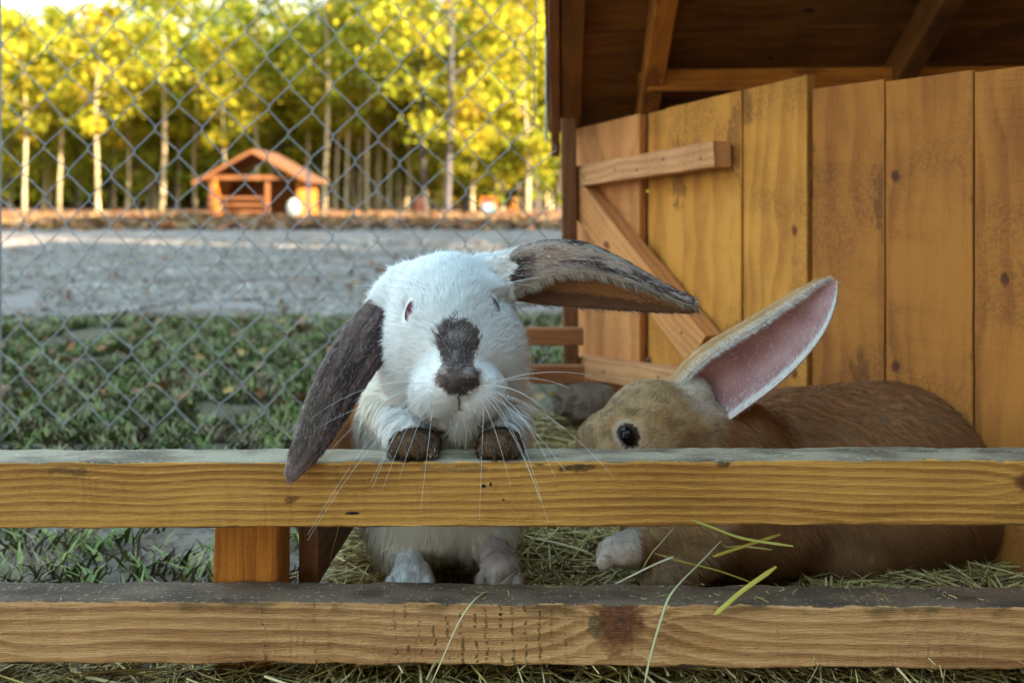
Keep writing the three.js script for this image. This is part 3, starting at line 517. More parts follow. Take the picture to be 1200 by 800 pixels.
// ------------------------------------------------------------------ things in front of the wood
{
  const d = 19.5, base = at(300, 254, d); base.y = 0;
  const hut = thing('animal_shelter', 'small open wooden shelter with a sunlit orange side at the far left', 'shelter', base), hw = 1.08, eave = 0.98, ridge = 1.58, dep = 1.5;
  const loc = (x, y, z) => V(x, y, z);
  const pl = (name, parent, a, b, h, t, f, mat, k) => lay(part(name, board(a.distanceTo(b), h, t, { ...bUV(k), segs: 3, wear: 0.008 }), mat, parent), a, b, f);
  const side = part('side_wall', null, null, hut);
  for (let k = 0; k < 6; k++) pl('board', side, loc(hw, 0.1 + k * 0.15, 0), loc(hw, 0.1 + k * 0.15, -dep), 0.147, 0.03, V(1, 0, 0), orangeWood, k);
  for (let k = 0; k < 6; k++) pl('board', side, loc(-hw, 0.1 + k * 0.15, -dep), loc(-hw, 0.1 + k * 0.15, 0), 0.147, 0.03, V(-1, 0, 0), orangeWood, k + 7);
  const back = part('back_wall', null, null, hut);
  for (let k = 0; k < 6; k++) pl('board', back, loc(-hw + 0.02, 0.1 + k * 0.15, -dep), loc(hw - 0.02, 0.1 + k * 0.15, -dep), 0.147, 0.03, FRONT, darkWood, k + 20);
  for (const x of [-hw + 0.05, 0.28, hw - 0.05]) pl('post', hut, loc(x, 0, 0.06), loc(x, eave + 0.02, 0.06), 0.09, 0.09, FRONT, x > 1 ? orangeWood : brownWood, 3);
  const tie = pl('beam', hut, loc(-hw - 0.1, eave - 0.02, 0.15), loc(hw + 0.1, eave - 0.02, 0.15), 0.1, 0.07, FRONT, brownWood, 9);
  const roof = part('roof', null, null, hut);
  for (const s of [-1, 1]) for (let k = 0; k < 5; k++) {
    const f0 = k / 5, f1 = (k + 1) / 5, fm = (f0 + f1) / 2, x = s * (hw + 0.28) * fm, y = ridge + 0.03 - (ridge - eave + 0.16) * fm;
    pl('roof_board', roof, loc(x, y, 0.32), loc(x, y, -dep - 0.2), Math.hypot((hw + 0.28) / 5, (ridge - eave + 0.16) / 5) + 0.02, 0.028 + k * 0.001, V(s * (ridge - eave + 0.16), hw + 0.28, 0), postWood, k + 3);  // dark wood stands in for the shadow on the roof
  }
  for (const s of [-1, 1]) { const a = loc(0, ridge - 0.01, 0.35), b = loc(s * (hw + 0.3), eave - 0.16, 0.35); pl('barge_board', hut, s > 0 ? a : b, s > 0 ? b : a, 0.07, 0.03, FRONT, brownWood, 12); }
  for (let k = 0; k < 3; k++) pl('rail', hut, loc(-hw, 0.16 + k * 0.16, 0.13), loc(0.2, 0.16 + k * 0.16, 0.13), 0.06, 0.03, FRONT, brownWood, k);
  // pale feed sack leaning inside
  const sk = at(344, 246, d - 0.5); sk.y = 0;
  const sack = new THREE.SphereGeometry(0.2, 20, 14), p = sack.attributes.position;
  for (let i = 0; i < p.count; i++) { const y = p.getY(i) / 0.2, w = 0.85 + 0.18 * noise(p.getX(i) * 9, p.getY(i) * 9, p.getZ(i) * 9), neck = y > 0.72 ? 0.45 + (1 - y) : 1; p.setXYZ(i, p.getX(i) * 0.85 * w * neck, 0.24 + p.getY(i) * 1.25, p.getZ(i) * 0.6 * w * neck); }
  sack.computeVertexNormals();
  const so = new THREE.Mesh(sack, std({ color: rgb(0.55, 0.52, 0.47) })); so.name = numbered('feed_sack'); so.position.copy(sk); scene.add(so); tag(so, 'pale full sack standing at the front of the far shelter', 'sack');
}
{
  const base = at(573, 251, 22.6); base.y = 0;
  const t = thing('information_board', 'small board with a blue and red picture in an orange frame before the wood', 'sign', base);
  const art = tex(64, 64, (u, v) => { const n = fbm(u * 5, v * 5, 3, 3); let c = v > 0.72 ? [0.75, 0.16, 0.10] : mix3([0.22, 0.45, 0.62], [0.35, 0.62, 0.45], step(0.4, 0.6, n)); if (Math.hypot(u - 0.45, v - 0.38) < 0.2 + n * 0.1) c = [0.72, 0.78, 0.82]; return c; });
  const fr = part('picture_panel', new THREE.BoxGeometry(0.34, 0.36, 0.02), std({ map: art, roughness: 0.6 }), t); fr.position.set(0, 0.27, 0.02);
  for (const s of [-1, 1]) lay(part('post', board(0.52, 0.045, 0.05, { ...sUV(s + 3), segs: 2 }), orangeWood, t), V(s * 0.2, 0, 0), V(s * 0.2, 0.52, 0), FRONT);
  lay(part('rail', board(0.46, 0.04, 0.06, { ...sUV(6), segs: 2 }), orangeWood, t), V(-0.23, 0.485, 0.0), V(0.23, 0.485, 0.0), FRONT);
}
{
  const base = at(602, 252, 22.9); base.y = 0;
  const t = thing('wooden_stand', 'low orange wooden stand with two leaning legs beside the picture board', 'stand', base);
  for (const [x0, x1, k] of [[-0.09, -0.02, 1], [0.12, 0.01, 2]]) lay(part('leg', board(0.48, 0.06, 0.045, { ...sUV(k), segs: 2 }), orangeWood, t), V(x0, 0, (k - 1.5) * 0.05), V(x1, 0.47, (k - 1.5) * 0.05), FRONT);
  lay(part('crossbar', board(0.2, 0.05, 0.03, { ...sUV(4), segs: 2 }), orangeWood, t), V(-0.09, 0.22, 0.06), V(0.11, 0.22, 0.06), FRONT);
}
{
  const base = at(490, 251, 22.3); base.y = 0;
  const pts = [[0, 0], [0.155, 0], [0.175, 0.04], [0.185, 0.24], [0.172, 0.44], [0.15, 0.5], [0.13, 0.51], [0, 0.505]].map(([x, y]) => new THREE.Vector2(x, y));
  const t = thing('wooden_tub', 'reddish brown upright barrel at the foot of the dark trunk', 'barrel', base);
  part('body', new THREE.LatheGeometry(pts, 20), std({ ...barMaps, color: rgb(0.35, 0.16, 0.09) }), t);
  for (const y of [0.1, 0.4]) { const h = part('hoop', new THREE.TorusGeometry(0.182, 0.008, 6, 24), nailMat, t); h.rotation.x = Math.PI / 2; h.position.y = y; }
}
{
  const d = 17.5, base = at(361, 270, d); base.y = 0;
  const t = thing('metal_post', 'thin grey metal post before the far shelter', 'post', base), m = std({ color: rgb(0.3, 0.31, 0.34), metalness: 0.4 });
  part('pole', tube([V(0, -0.02, 0), V(0, 1.05, 0)], 0.035, 10), m, t); const c = part('cap', new THREE.SphereGeometry(0.042, 10, 8), m, t); c.position.y = 1.05;
}
{
  const g = new THREE.IcosahedronGeometry(0.5, 4), p = g.attributes.position;
  for (let i = 0; i < p.count; i++) { const x = p.getX(i), y = p.getY(i), z = p.getZ(i), k = 0.72 + 0.42 * noise(x * 3 + 4, y * 3, z * 3 + 1) + 0.12 * noise(x * 9, y * 9, z * 9) - 0.2 * step(0.62, 0.8, noise(x * 7 + 3, y * 7, z * 7 + 6)); p.setXYZ(i, Math.sign(x) * Math.pow(Math.abs(x) * 2, 0.75) / 2 * k * 0.135, Math.sign(y) * Math.pow(Math.abs(y) * 2, 0.7) / 2 * k * 0.085, z * k * 0.09); }
  g.computeVertexNormals();
  const b = at(690, 466, 1.66); b.y = 0.100;
  const m = new THREE.Mesh(g, std({ color: rgb(0.85, 0.78, 0.72), map: soilMap, bumpMap: barkMap, bumpScale: 0.003, roughness: 1 })); m.name = numbered('stone'); m.position.copy(b); scene.add(m); tag(m, 'rough dark stone lying in the hay at the foot of the hutch door', 'stone');
}

// ------------------------------------------------------------------ bodies and fur
const ell = (c, rx, ry, rz, k = 0.02) => ({ e: 1, c, r: V(rx, ry, rz), k });
const cap = (a, b, ra, rb, k = 0.02) => ({ a, b, ra, rb, k });
function field(prims) {
  const P = prims.map((q) => q.next || q.e ? { ...q } : { ...q, dx: q.b.x - q.a.x, dy: q.b.y - q.a.y, dz: q.b.z - q.a.z });
  for (const q of P) if (!q.e && !q.next) q.l2 = q.dx * q.dx + q.dy * q.dy + q.dz * q.dz || 1e-9;
  return (x, y, z) => {
    let d = 1e3, whole = 1e3;
    for (const q of P) {
      let s;
      if (q.next) { whole = d; d = 1e3; continue; }
      if (q.e) {
        const X = x - q.c.x, Y = y - q.c.y, Z = z - q.c.z, ax = X / q.r.x, ay = Y / q.r.y, az = Z / q.r.z, k0 = Math.sqrt(ax * ax + ay * ay + az * az);
        const bx = ax / q.r.x, by = ay / q.r.y, bz = az / q.r.z, k1 = Math.sqrt(bx * bx + by * by + bz * bz);
        s = k1 > 0 ? k0 * (k0 - 1) / k1 : -Math.min(q.r.x, q.r.y, q.r.z);
      } else {
        const X = x - q.a.x, Y = y - q.a.y, Z = z - q.a.z, t = clamp((X * q.dx + Y * q.dy + Z * q.dz) / q.l2), ex = X - q.dx * t, ey = Y - q.dy * t, ez = Z - q.dz * t;
        s = Math.sqrt(ex * ex + ey * ey + ez * ez) - mix(q.ra, q.rb, t);
      }
      if (q.cut) { const h = Math.max(q.k - Math.abs(d + s), 0) / q.k; d = Math.max(d, -s) + h * h * q.k * 0.25; continue; }
      const h = Math.max(q.k - Math.abs(d - s), 0) / q.k;
      d = Math.min(d, s) - h * h * q.k * 0.25;
    }
    if (whole < 1e3) { const k = 0.008, h = Math.max(k - Math.abs(d - whole), 0) / k; d = Math.min(d, whole) - h * h * k * 0.25; }
    return d;
  };
}
function surfaceNet(f, lo, hi, cell) {
  const nx = Math.ceil((hi.x - lo.x) / cell) + 1, ny = Math.ceil((hi.y - lo.y) / cell) + 1, nz = Math.ceil((hi.z - lo.z) / cell) + 1, g = new Float32Array(nx * ny * nz);
  for (let k = 0, o = 0; k < nz; k++) for (let j = 0; j < ny; j++) for (let i = 0; i < nx; i++, o++) g[o] = f(lo.x + i * cell, lo.y + j * cell, lo.z + k * cell);
  const at3 = (i, j, k) => (k * ny + j) * nx + i, vert = new Int32Array(nx * ny * nz).fill(-1), pos = [], idx = [];
  const corner = [[0, 0, 0], [1, 0, 0], [0, 1, 0], [1, 1, 0], [0, 0, 1], [1, 0, 1], [0, 1, 1], [1, 1, 1]], edges = [[0, 1], [2, 3], [4, 5], [6, 7], [0, 2], [1, 3], [4, 6], [5, 7], [0, 4], [1, 5], [2, 6], [3, 7]];
  const s = new Float32Array(8);
  for (let k = 0; k < nz - 1; k++) for (let j = 0; j < ny - 1; j++) for (let i = 0; i < nx - 1; i++) {
    let m = 0; for (let c = 0; c < 8; c++) { s[c] = g[at3(i + corner[c][0], j + corner[c][1], k + corner[c][2])]; if (s[c] < 0) m |= 1 << c; }
    if (m === 0 || m === 255) continue;
    let x = 0, y = 0, z = 0, n = 0;
    for (const [a, b] of edges) if ((s[a] < 0) !== (s[b] < 0)) { const t = s[a] / (s[a] - s[b]); x += mix(corner[a][0], corner[b][0], t); y += mix(corner[a][1], corner[b][1], t); z += mix(corner[a][2], corner[b][2], t); n++; }
    vert[at3(i, j, k)] = pos.length / 3;
    pos.push(lo.x + (i + x / n) * cell, lo.y + (j + y / n) * cell, lo.z + (k + z / n) * cell);
  }
  const quad = (a, b, c, d, flip) => { if (a < 0 || b < 0 || c < 0 || d < 0) return; flip ? idx.push(a, c, b, a, d, c) : idx.push(a, b, c, a, c, d); };
  for (let k = 1; k < nz - 1; k++) for (let j = 1; j < ny - 1; j++) for (let i = 1; i < nx - 1; i++) {
    const v = g[at3(i, j, k)] < 0;
    if (v !== g[at3(i + 1, j, k)] < 0) quad(vert[at3(i, j - 1, k - 1)], vert[at3(i, j, k - 1)], vert[at3(i, j, k)], vert[at3(i, j - 1, k)], !v);
    if (v !== g[at3(i, j + 1, k)] < 0) quad(vert[at3(i - 1, j, k - 1)], vert[at3(i - 1, j, k)], vert[at3(i, j, k)], vert[at3(i, j, k - 1)], !v);
    if (v !== g[at3(i, j, k + 1)] < 0) quad(vert[at3(i - 1, j - 1, k)], vert[at3(i, j - 1, k)], vert[at3(i, j, k)], vert[at3(i - 1, j, k)], !v);
  }
  const nor = new Float32Array(pos.length), e = 0.0015;
  for (let i = 0; i < pos.length; i += 3) {
    const x = pos[i], y = pos[i + 1], z = pos[i + 2], a = f(x + e, y, z) - f(x - e, y, z), b = f(x, y + e, z) - f(x, y - e, z), c = f(x, y, z + e) - f(x, y, z - e), l = Math.hypot(a, b, c) || 1;
    nor[i] = a / l; nor[i + 1] = b / l; nor[i + 2] = c / l;
  }
  const G = new THREE.BufferGeometry();
  G.setAttribute('position', new THREE.Float32BufferAttribute(pos, 3)); G.setAttribute('normal', new THREE.BufferAttribute(nor, 3)); G.setIndex(idx);
  return G;
}
function paint(g, fn) { const p = g.attributes.position, n = g.attributes.normal, c = new Float32Array(p.count * 3), a = V(), b = V(); for (let i = 0; i < p.count; i++) { a.fromBufferAttribute(p, i); b.fromBufferAttribute(n, i); c.set(fn(a, b, i), i * 3); } g.setAttribute('color', new THREE.BufferAttribute(c, 3)); return g; }
// Hairs as thin bent three-face blades over a surface. hair(p, n, uv) fills h: {len, wid, lift, flow, col} or returns false; weight(p, n) shares out the number.
function growFur(g, count, seed, weight, hair, clump = 0.5) {
  const P = g.attributes.position, Nn = g.attributes.normal, UVa = g.attributes.uv, I = g.index.array, r = rand(seed), nt = I.length / 3, sums = new Float64Array(nt);
  const a = V(), b = V(), c = V(), p = V(), n = V(), d = V(), f = V(), w = V(), x1 = V(), x2 = V(), gn = V();
  let sum = 0;
  for (let t = 0; t < nt; t++) {
    a.fromBufferAttribute(P, I[t * 3]); b.fromBufferAttribute(P, I[t * 3 + 1]); c.fromBufferAttribute(P, I[t * 3 + 2]);
    n.fromBufferAttribute(Nn, I[t * 3]); p.copy(a).add(b).add(c).divideScalar(3);
    const area = b.clone().sub(a).cross(c.clone().sub(a)).length() / 2; sums[t] = sum += area * weight(p, n, UVa ? UVa.getX(I[t * 3]) : 0, UVa ? UVa.getY(I[t * 3]) : 0);
  }
  const pos = new Float32Array(count * 15), nor = new Float32Array(count * 15), col = new Float32Array(count * 15), idx = new Uint32Array(count * 9), h = { len: 0, wid: 0, lift: 0, flow: V(), col: [0, 0, 0], uv: [0, 0] };
  let k = 0;
  for (let i = 0; i < count; i++) {
    const q = r() * sum; let lo = 0, hi = nt - 1; while (lo < hi) { const m = (lo + hi) >> 1; if (sums[m] < q) lo = m + 1; else hi = m; }
    let u = r(), v = r(); if (u + v > 1) { u = 1 - u; v = 1 - v; } const o = 1 - u - v, A = I[lo * 3], B = I[lo * 3 + 1], D = I[lo * 3 + 2];
    p.set(0, 0, 0).addScaledVector(a.fromBufferAttribute(P, A), o).addScaledVector(b.fromBufferAttribute(P, B), u).addScaledVector(c.fromBufferAttribute(P, D), v);
    n.set(0, 0, 0).addScaledVector(a.fromBufferAttribute(Nn, A), o).addScaledVector(b.fromBufferAttribute(Nn, B), u).addScaledVector(c.fromBufferAttribute(Nn, D), v).normalize();
    if (UVa) { h.uv[0] = UVa.getX(A) * o + UVa.getX(B) * u + UVa.getX(D) * v; h.uv[1] = UVa.getY(A) * o + UVa.getY(B) * u + UVa.getY(D) * v; }
    h.calm = 1; if (hair(p, n, h, r) === false) continue; const cl = clump * h.calm, rj = 0.35 * h.calm;
    f.copy(h.flow); f.x += (noise(p.x * 140, p.y * 140, p.z * 140 + 3) - 0.5) * 2 * cl + (r() - 0.5) * rj; f.y += (noise(p.x * 140 + 40, p.y * 140, p.z * 140) - 0.5) * 2 * cl + (r() - 0.5) * rj; f.z += (noise(p.x * 140, p.y * 140 + 70, p.z * 140) - 0.5) * 2 * cl + (r() - 0.5) * rj;
    f.addScaledVector(n, -f.dot(n)).normalize();
    const lift = h.lift * (0.55 + 0.9 * r()), L = h.len * (0.6 + 0.6 * r());
    d.copy(f).multiplyScalar(Math.cos(lift)).addScaledVector(n, Math.sin(lift));
    w.copy(d).cross(n).normalize().applyAxisAngle(d, (r() - 0.5) * 1.5);
    gn.copy(w).cross(d); if (gn.dot(n) < 0) w.negate();
    x1.copy(p).addScaledVector(n, -0.0006).addScaledVector(d, L * 0.5);
    d.addScaledVector(n, -Math.sin(lift) * 0.55).normalize(); x2.copy(x1).addScaledVector(d, L * 0.5); x2.y -= L * 0.06;
    const W = h.wid * 0.5, J = k * 15;
    pos.set([p.x - n.x * 0.0006 - w.x * W, p.y - n.y * 0.0006 - w.y * W, p.z - n.z * 0.0006 - w.z * W, p.x - n.x * 0.0006 + w.x * W, p.y - n.y * 0.0006 + w.y * W, p.z - n.z * 0.0006 + w.z * W, x1.x - w.x * W * 0.85, x1.y - w.y * W * 0.85, x1.z - w.z * W * 0.85, x1.x + w.x * W * 0.85, x1.y + w.y * W * 0.85, x1.z + w.z * W * 0.85, x2.x, x2.y, x2.z], J);
    const jx = (r() - 0.5) * 0.5, jy = (r() - 0.5) * 0.5, jz = (r() - 0.5) * 0.5; gn.set(n.x + jx + f.x * 0.1, n.y + jy + f.y * 0.1, n.z + jz + f.z * 0.1).normalize();
    for (let q5 = 0; q5 < 5; q5++) { nor[J + q5 * 3] = gn.x; nor[J + q5 * 3 + 1] = gn.y; nor[J + q5 * 3 + 2] = gn.z; col[J + q5 * 3] = h.col[0]; col[J + q5 * 3 + 1] = h.col[1]; col[J + q5 * 3 + 2] = h.col[2]; }
    const v0 = k * 5; idx.set([v0, v0 + 1, v0 + 2, v0 + 2, v0 + 1, v0 + 3, v0 + 2, v0 + 3, v0 + 4], k * 9); k++;
  }
  const G = new THREE.BufferGeometry();
  G.setAttribute('position', new THREE.BufferAttribute(pos.slice(0, k * 15), 3)); G.setAttribute('normal', new THREE.BufferAttribute(nor.slice(0, k * 15), 3)); G.setAttribute('color', new THREE.BufferAttribute(col.slice(0, k * 15), 3)); G.setIndex(new THREE.BufferAttribute(idx.slice(0, k * 9), 1));
  return G;
}
// A curved sheet with thickness (an ear): rows of [centre, across, out], section(i, s) gives [a, f] along across and out; outer side uv.y = 0..1, inner side 2..3.
function earSheet(rows, section, thick, M = 22, outer = 1) {
  const n = rows.length, ring = 2 * (M + 1), pos = [], uv = [], idx = [];
  for (let i = 0; i < n; i++) {
    const [c, A, F] = rows[i], line = [], t = i / (n - 1);
    for (let m = 0; m <= M; m++) line.push(section(t, m / M * 2 - 1));
    const th = thick * (t > 0.9 ? 1 - (t - 0.9) * 6 : 1) * 0.5;
    for (const side of [1, -1]) for (let m0 = 0; m0 <= M; m0++) {
      const m = side > 0 ? m0 : M - m0, [a, f] = line[m], p = line[Math.max(0, m - 1)], q = line[Math.min(M, m + 1)], l = Math.hypot(q[0] - p[0], q[1] - p[1]) || 1, na = -(q[1] - p[1]) / l, nf = (q[0] - p[0]) / l, e = th * side * outer * (m === 0 || m === M ? 0.45 : 1);
      const aa = a + na * e, ff = f + nf * e;
      pos.push(c.x + A.x * aa + F.x * ff, c.y + A.y * aa + F.y * ff, c.z + A.z * aa + F.z * ff);
      uv.push(t, side > 0 ? m / M : 2 + m / M);
    }
  }
  for (let i = 0; i < n - 1; i++) for (let k = 0; k < ring; k++) { const a = i * ring + k, b = i * ring + (k + 1) % ring; idx.push(a, a + ring, b, b, a + ring, b + ring); }
  for (const [row, flip] of [[0, 0], [n - 1, 1]]) for (let m = 0; m < M; m++) { const a = row * ring + m, b = a + 1, c = row * ring + ring - 1 - m, d = c - 1; idx.push(...(flip ? [a, b, c, b, d, c] : [a, c, b, b, c, d])); }
  const g = new THREE.BufferGeometry();
  g.setAttribute('position', new THREE.Float32BufferAttribute(pos, 3)); g.setAttribute('uv', new THREE.Float32BufferAttribute(uv, 2)); g.setIndex(idx); g.computeVertexNormals();
  // make the outer side's normals point outwards
  const p = g.attributes.normal, mid = Math.floor(n / 2) * ring + Math.floor(M / 2), [c, A, F] = rows[Math.floor(n / 2)], s0 = section(0.5, 0), s1 = section(0.5, 0.1), ta = s1[0] - s0[0], tf = s1[1] - s0[1];
  const want = A.clone().multiplyScalar(-tf).addScaledVector(F, ta).multiplyScalar(outer);
  if (want.x * p.getX(mid) + want.y * p.getY(mid) + want.z * p.getZ(mid) < 0) { for (let i = 0; i < idx.length; i += 3) { const q = idx[i + 1]; idx[i + 1] = idx[i + 2]; idx[i + 2] = q; } g.setIndex(idx); g.computeVertexNormals(); }
  return g;
}
function curveThrough(list, n) { // smooth rows from listed vectors
  const c = new THREE.CatmullRomCurve3(list, false, 'centripetal'); return Array.from({ length: n }, (_, i) => c.getPoint(i / (n - 1)));
}
const table = (pts) => (x) => { if (x <= pts[0][0]) return pts[0][1]; for (let i = 1; i < pts.length; i++) if (x <= pts[i][0]) return mix(pts[i - 1][1], pts[i][1], step(0, 1, (x - pts[i - 1][0]) / (pts[i][0] - pts[i - 1][0]))); return pts[pts.length - 1][1]; };
const furMat = new THREE.MeshStandardMaterial({ vertexColors: true, roughness: 0.75, side: THREE.DoubleSide }), skinMat = new THREE.MeshStandardMaterial({ vertexColors: true, roughness: 0.9 });
const strip = (g) => { const o = new THREE.BufferGeometry(); for (const k of ['position', 'normal', 'color']) o.setAttribute(k, g.attributes[k]); o.setIndex(g.index); return o; };

// ------------------------------------------------------------------ white lop rabbit leaning over the upper slat
{
  const base = V(-0.09, 0.03, -1.0), t = thing('rabbit', 'white lop-eared rabbit with dark nose and brown ears leaning paws on the upper slat', 'rabbit', base);
  const pawL = at(487, 518, 0.868), pawR = at(586, 517, 0.868), footL = at(482, 675, 0.935), footR = at(586, 664, 0.945);
  const prims = [
    ell(at(520, 510, 1.055), 0.106, 0.110, 0.085), ell(at(515, 580, 1.05), 0.088, 0.068, 0.085, 0.04), ell(at(520, 600, 1.15), 0.10, 0.085, 0.10, 0.05),
    ell(at(524, 430, 1.035), 0.078, 0.07, 0.06, 0.05),
    ell(at(466, 615, 1.03), 0.030, 0.036, 0.05, 0.03), ell(at(572, 608, 1.04), 0.034, 0.036, 0.05, 0.03),
    cap(at(474, 634, 1.0), at(481, 668, 0.955), 0.022, 0.0165, 0.015), ell(footL, 0.0235, 0.013, 0.030, 0.010), cap(at(562, 622, 1.02), at(580, 652, 0.97), 0.025, 0.020, 0.015), ell(footR, 0.0225, 0.018, 0.03, 0.010),
    cap(at(466, 470, 1.0), at(484, 510, 0.912), 0.030, 0.019, 0.02), cap(at(590, 470, 1.0), at(588, 509, 0.912), 0.028, 0.018, 0.02), ell(pawL, 0.0270, 0.0120, 0.026, 0.008), ell(pawR, 0.0230, 0.0120, 0.026, 0.008),
    { next: 1 },
    ell(at(525, 363, 0.985), 0.066, 0.062, 0.066, 0.03), ell(at(527, 375, 0.955), 0.050, 0.055, 0.048, 0.03), cap(at(530, 388, 0.93), at(537, 440, 0.893), 0.038, 0.031, 0.03),
    ell(at(494, 422, 0.952), 0.042, 0.052, 0.046, 0.03), ell(at(576, 419, 0.952), 0.037, 0.052, 0.046, 0.03),
    ell(at(514, 461, 0.890), 0.030, 0.029, 0.026, 0.014), ell(at(560, 460, 0.890), 0.030, 0.029, 0.026, 0.007), ell(at(539, 487, 0.910), 0.034, 0.020, 0.028, 0.014), ell(at(490, 345, 0.953), 0.018, 0.010, 0.014, 0.012), ell(at(571, 340, 0.953), 0.018, 0.010, 0.014, 0.012),
    ell(at(537, 445, 0.869), 0.0225, 0.0165, 0.013, 0.012), cap(at(578, 328, 0.995), at(598, 322, 0.988), 0.027, 0.020, 0.02), cap(at(476, 342, 0.995), at(458, 356, 0.985), 0.027, 0.022, 0.02),
  ];
  for (const [p, w, s] of [[pawL, 0.0265, 1], [pawR, 0.0225, 1]]) for (let k = 0; k < 4; k++) prims.splice(14, 0, ell(p.clone().add(V((k - 1.5) * w * 0.5, -0.0045, 0.019 - Math.abs(k - 1.5) * 0.003)), 0.0074, 0.0080, 0.011, 0.003));
  for (const p of [footL, footR]) for (let k = 0; k < 4; k++) prims.splice(14, 0, ell(p.clone().add(V((k - 1.5) * 0.0135, -0.004 - (p === footR ? 0.006 : 0), 0.022 - Math.abs(k - 1.5) * 0.004)), 0.0072, 0.0105, 0.018, 0.0015));
  const f = field(prims);
  const body = surfaceNet(f, V(-0.225, 0.02, -1.27), V(0.055, 0.48, -0.80), 0.0035);
  // eyes: find the surface along a line inwards, seat a ball in it
  const eyes = [];
  const seat = (from, dir) => { const p = from.clone(); for (let i = 0; i < 60; i++) { const d = f(p.x, p.y, p.z); if (d < 0.0002) break; p.addScaledVector(dir, Math.max(d * 0.7, 0.0002)); } return p; };
  const e = 0.002, grad = (p) => V(f(p.x + e, p.y, p.z) - f(p.x - e, p.y, p.z), f(p.x, p.y + e, p.z) - f(p.x, p.y - e, p.z), f(p.x, p.y, p.z + e) - f(p.x, p.y, p.z - e)).normalize();
  for (const [px, py, rx, ry, tint] of [[480.5, 364, 0.0056, 0.0118, [0.10, 0.012, 0.025]], [579, 358, 0.0056, 0.0122, [0.02, 0.006, 0.006]]]) {
    const d0 = 0.85, s = seat(at(px, py, d0), at(px, py, 1.85).sub(at(px, py, d0)).normalize()), n = grad(s);
    eyes.push({ s, n, rx, ry, tint });
  }
  const inEye = (p, k = 1) => { for (const q of eyes) { const dx = p.x - q.s.x, dy = p.y - q.s.y, dz = p.z - q.s.z, nn = dx * q.n.x + dy * q.n.y + dz * q.n.z, v = dy - nn * q.n.y, h2 = dx * dx + dy * dy + dz * dz - nn * nn - v * v; const e2 = Math.max(0, h2) / (q.rx * q.rx) + v * v / (q.ry * q.ry); if (e2 < k && Math.abs(nn) < 0.02) return e2 / k; } return -1; };
  // markings in the plane of the face, in millimetre-like units about the bridge of the nose
  const face = at(530, 400, 0.92), hw = table([[-33, 0], [-29, 13], [-20, 21], [-6, 22], [3, 17], [13, 17], [23, 22.5], [32, 21], [39, 12], [44, 0]]);
  const nosePatch = (p) => { // 0 outside .. 1 inside
    const u = (p.x - face.x) / 0.00096, v = (face.y - p.y) / 0.00096 - 4; if (v < -40 || v > 48 || p.z < -0.98) return 0;
    const c = 6.6 + (v + 27) * 0.075, w = hw(v) + (noise(u * 0.28, v * 0.28, 3) - 0.5) * 5 * (v < 5 ? 1 : 0.4); return w < 1 ? 0 : step(1.25, 0.85, Math.abs(u - c) / w);
  };
  const WHITE = [0.88, 0.87, 0.84];
  const coat = (p, n, r) => {
    const k = nosePatch(p);
    if (k > 0.02 && k > (r ? r() * 0.75 : 0.4)) {
      const u = (p.x - face.x) / 0.00096 - 8, v = (face.y - p.y) / 0.00096, pale = Math.exp(-(((v + 12) / 7) ** 2) - ((u / 14) ** 2)) * 0.65 + Math.exp(-(((v - 8) / 5) ** 2) - ((u / 9) ** 2)) * 0.25 + Math.exp(-(((v - 22) / 7) ** 2) - (((Math.abs(u) - 14) / 8) ** 2)) * 0.8;
      const x = r ? r() : 0.6, edge = k < 0.8 ? 0.5 : 0;
      if (x < pale) return [0.34, 0.28, 0.26]; if (x > 0.88) return [0.22, 0.16, 0.13];
      return edge && x < edge + 0.2 ? [0.24, 0.16, 0.11] : mix3([0.050, 0.031, 0.028], [0.17, 0.115, 0.095], step(0.5, 0.8, noise(p.x * 260, p.y * 150, p.z * 150)) * 0.8);
    }
    for (const q of [pawL, pawR]) { const dx = (p.x - q.x) / 0.033, dy = (p.y - q.y) / (p.y > q.y ? 0.019 : 0.022), dz = (p.z - q.z) / 0.036, d = dx * dx + dy * dy + dz * dz; if (d < 0.8 + (r ? r() * 0.35 : 0.2)) { const x = r ? r() : 0.2; return x < 0.22 + 0.25 * noise(p.x * 90, p.y * 90, p.z * 90) ? [0.17, 0.08, 0.028] : x > 0.97 ? [0.28, 0.20, 0.12] : [0.026, 0.014, 0.009]; } }
    if (p.distanceTo(footR) < 0.045) { const q = noise(p.x * 110, p.y * 110, p.z * 110); return mix3([0.62, 0.53, 0.48], [0.46, 0.38, 0.35], step(0.35, 0.75, q)); }
    if (p.distanceTo(footL) < 0.036) return mix3(WHITE, [0.62, 0.58, 0.60], step(0.45, 0.7, noise(p.x * 100, p.y * 100 + 4, p.z * 100)) * 0.45);
    const torso = (p.z < -0.955 && p.y < 0.36) || p.y < 0.24, chinBounce = step(0.285, 0.26, p.y) * step(0.05, 0.015, Math.abs(p.x + 0.055)) * step(-0.99, -0.93, p.z) * step(0.2, 0.25, p.y) * 0.7;   // yellow bounce light painted into the fur under the chin
    const w = r ? 0.93 + 0.1 * r() : 1, c = mix3(torso ? [0.88, 0.84, 0.72] : WHITE, [0.62, 0.50, 0.24], chinBounce * (0.5 + noise(p.x * 60, p.y * 60, p.z * 60)));
    const lowTint = step(0.16, 0.10, p.y) * 0.35; const cc = mix3(c, [0.5, 0.43, 0.33], lowTint * noise(p.x * 50, p.y * 50, p.z * 50));  // fur browner and darker towards the ground
    return [cc[0] * w, cc[1] * w, cc[2] * w];
  };
  const cleft = (p) => { const u = (p.x - face.x) / 0.00096, v = (face.y - p.y) / 0.00096; return p.z > -0.91 && v > 42 && v < 68 && Math.abs(u - 11.2) < (v > 63 ? 1.2 + (v - 63) * 0.7 : 1.4); };
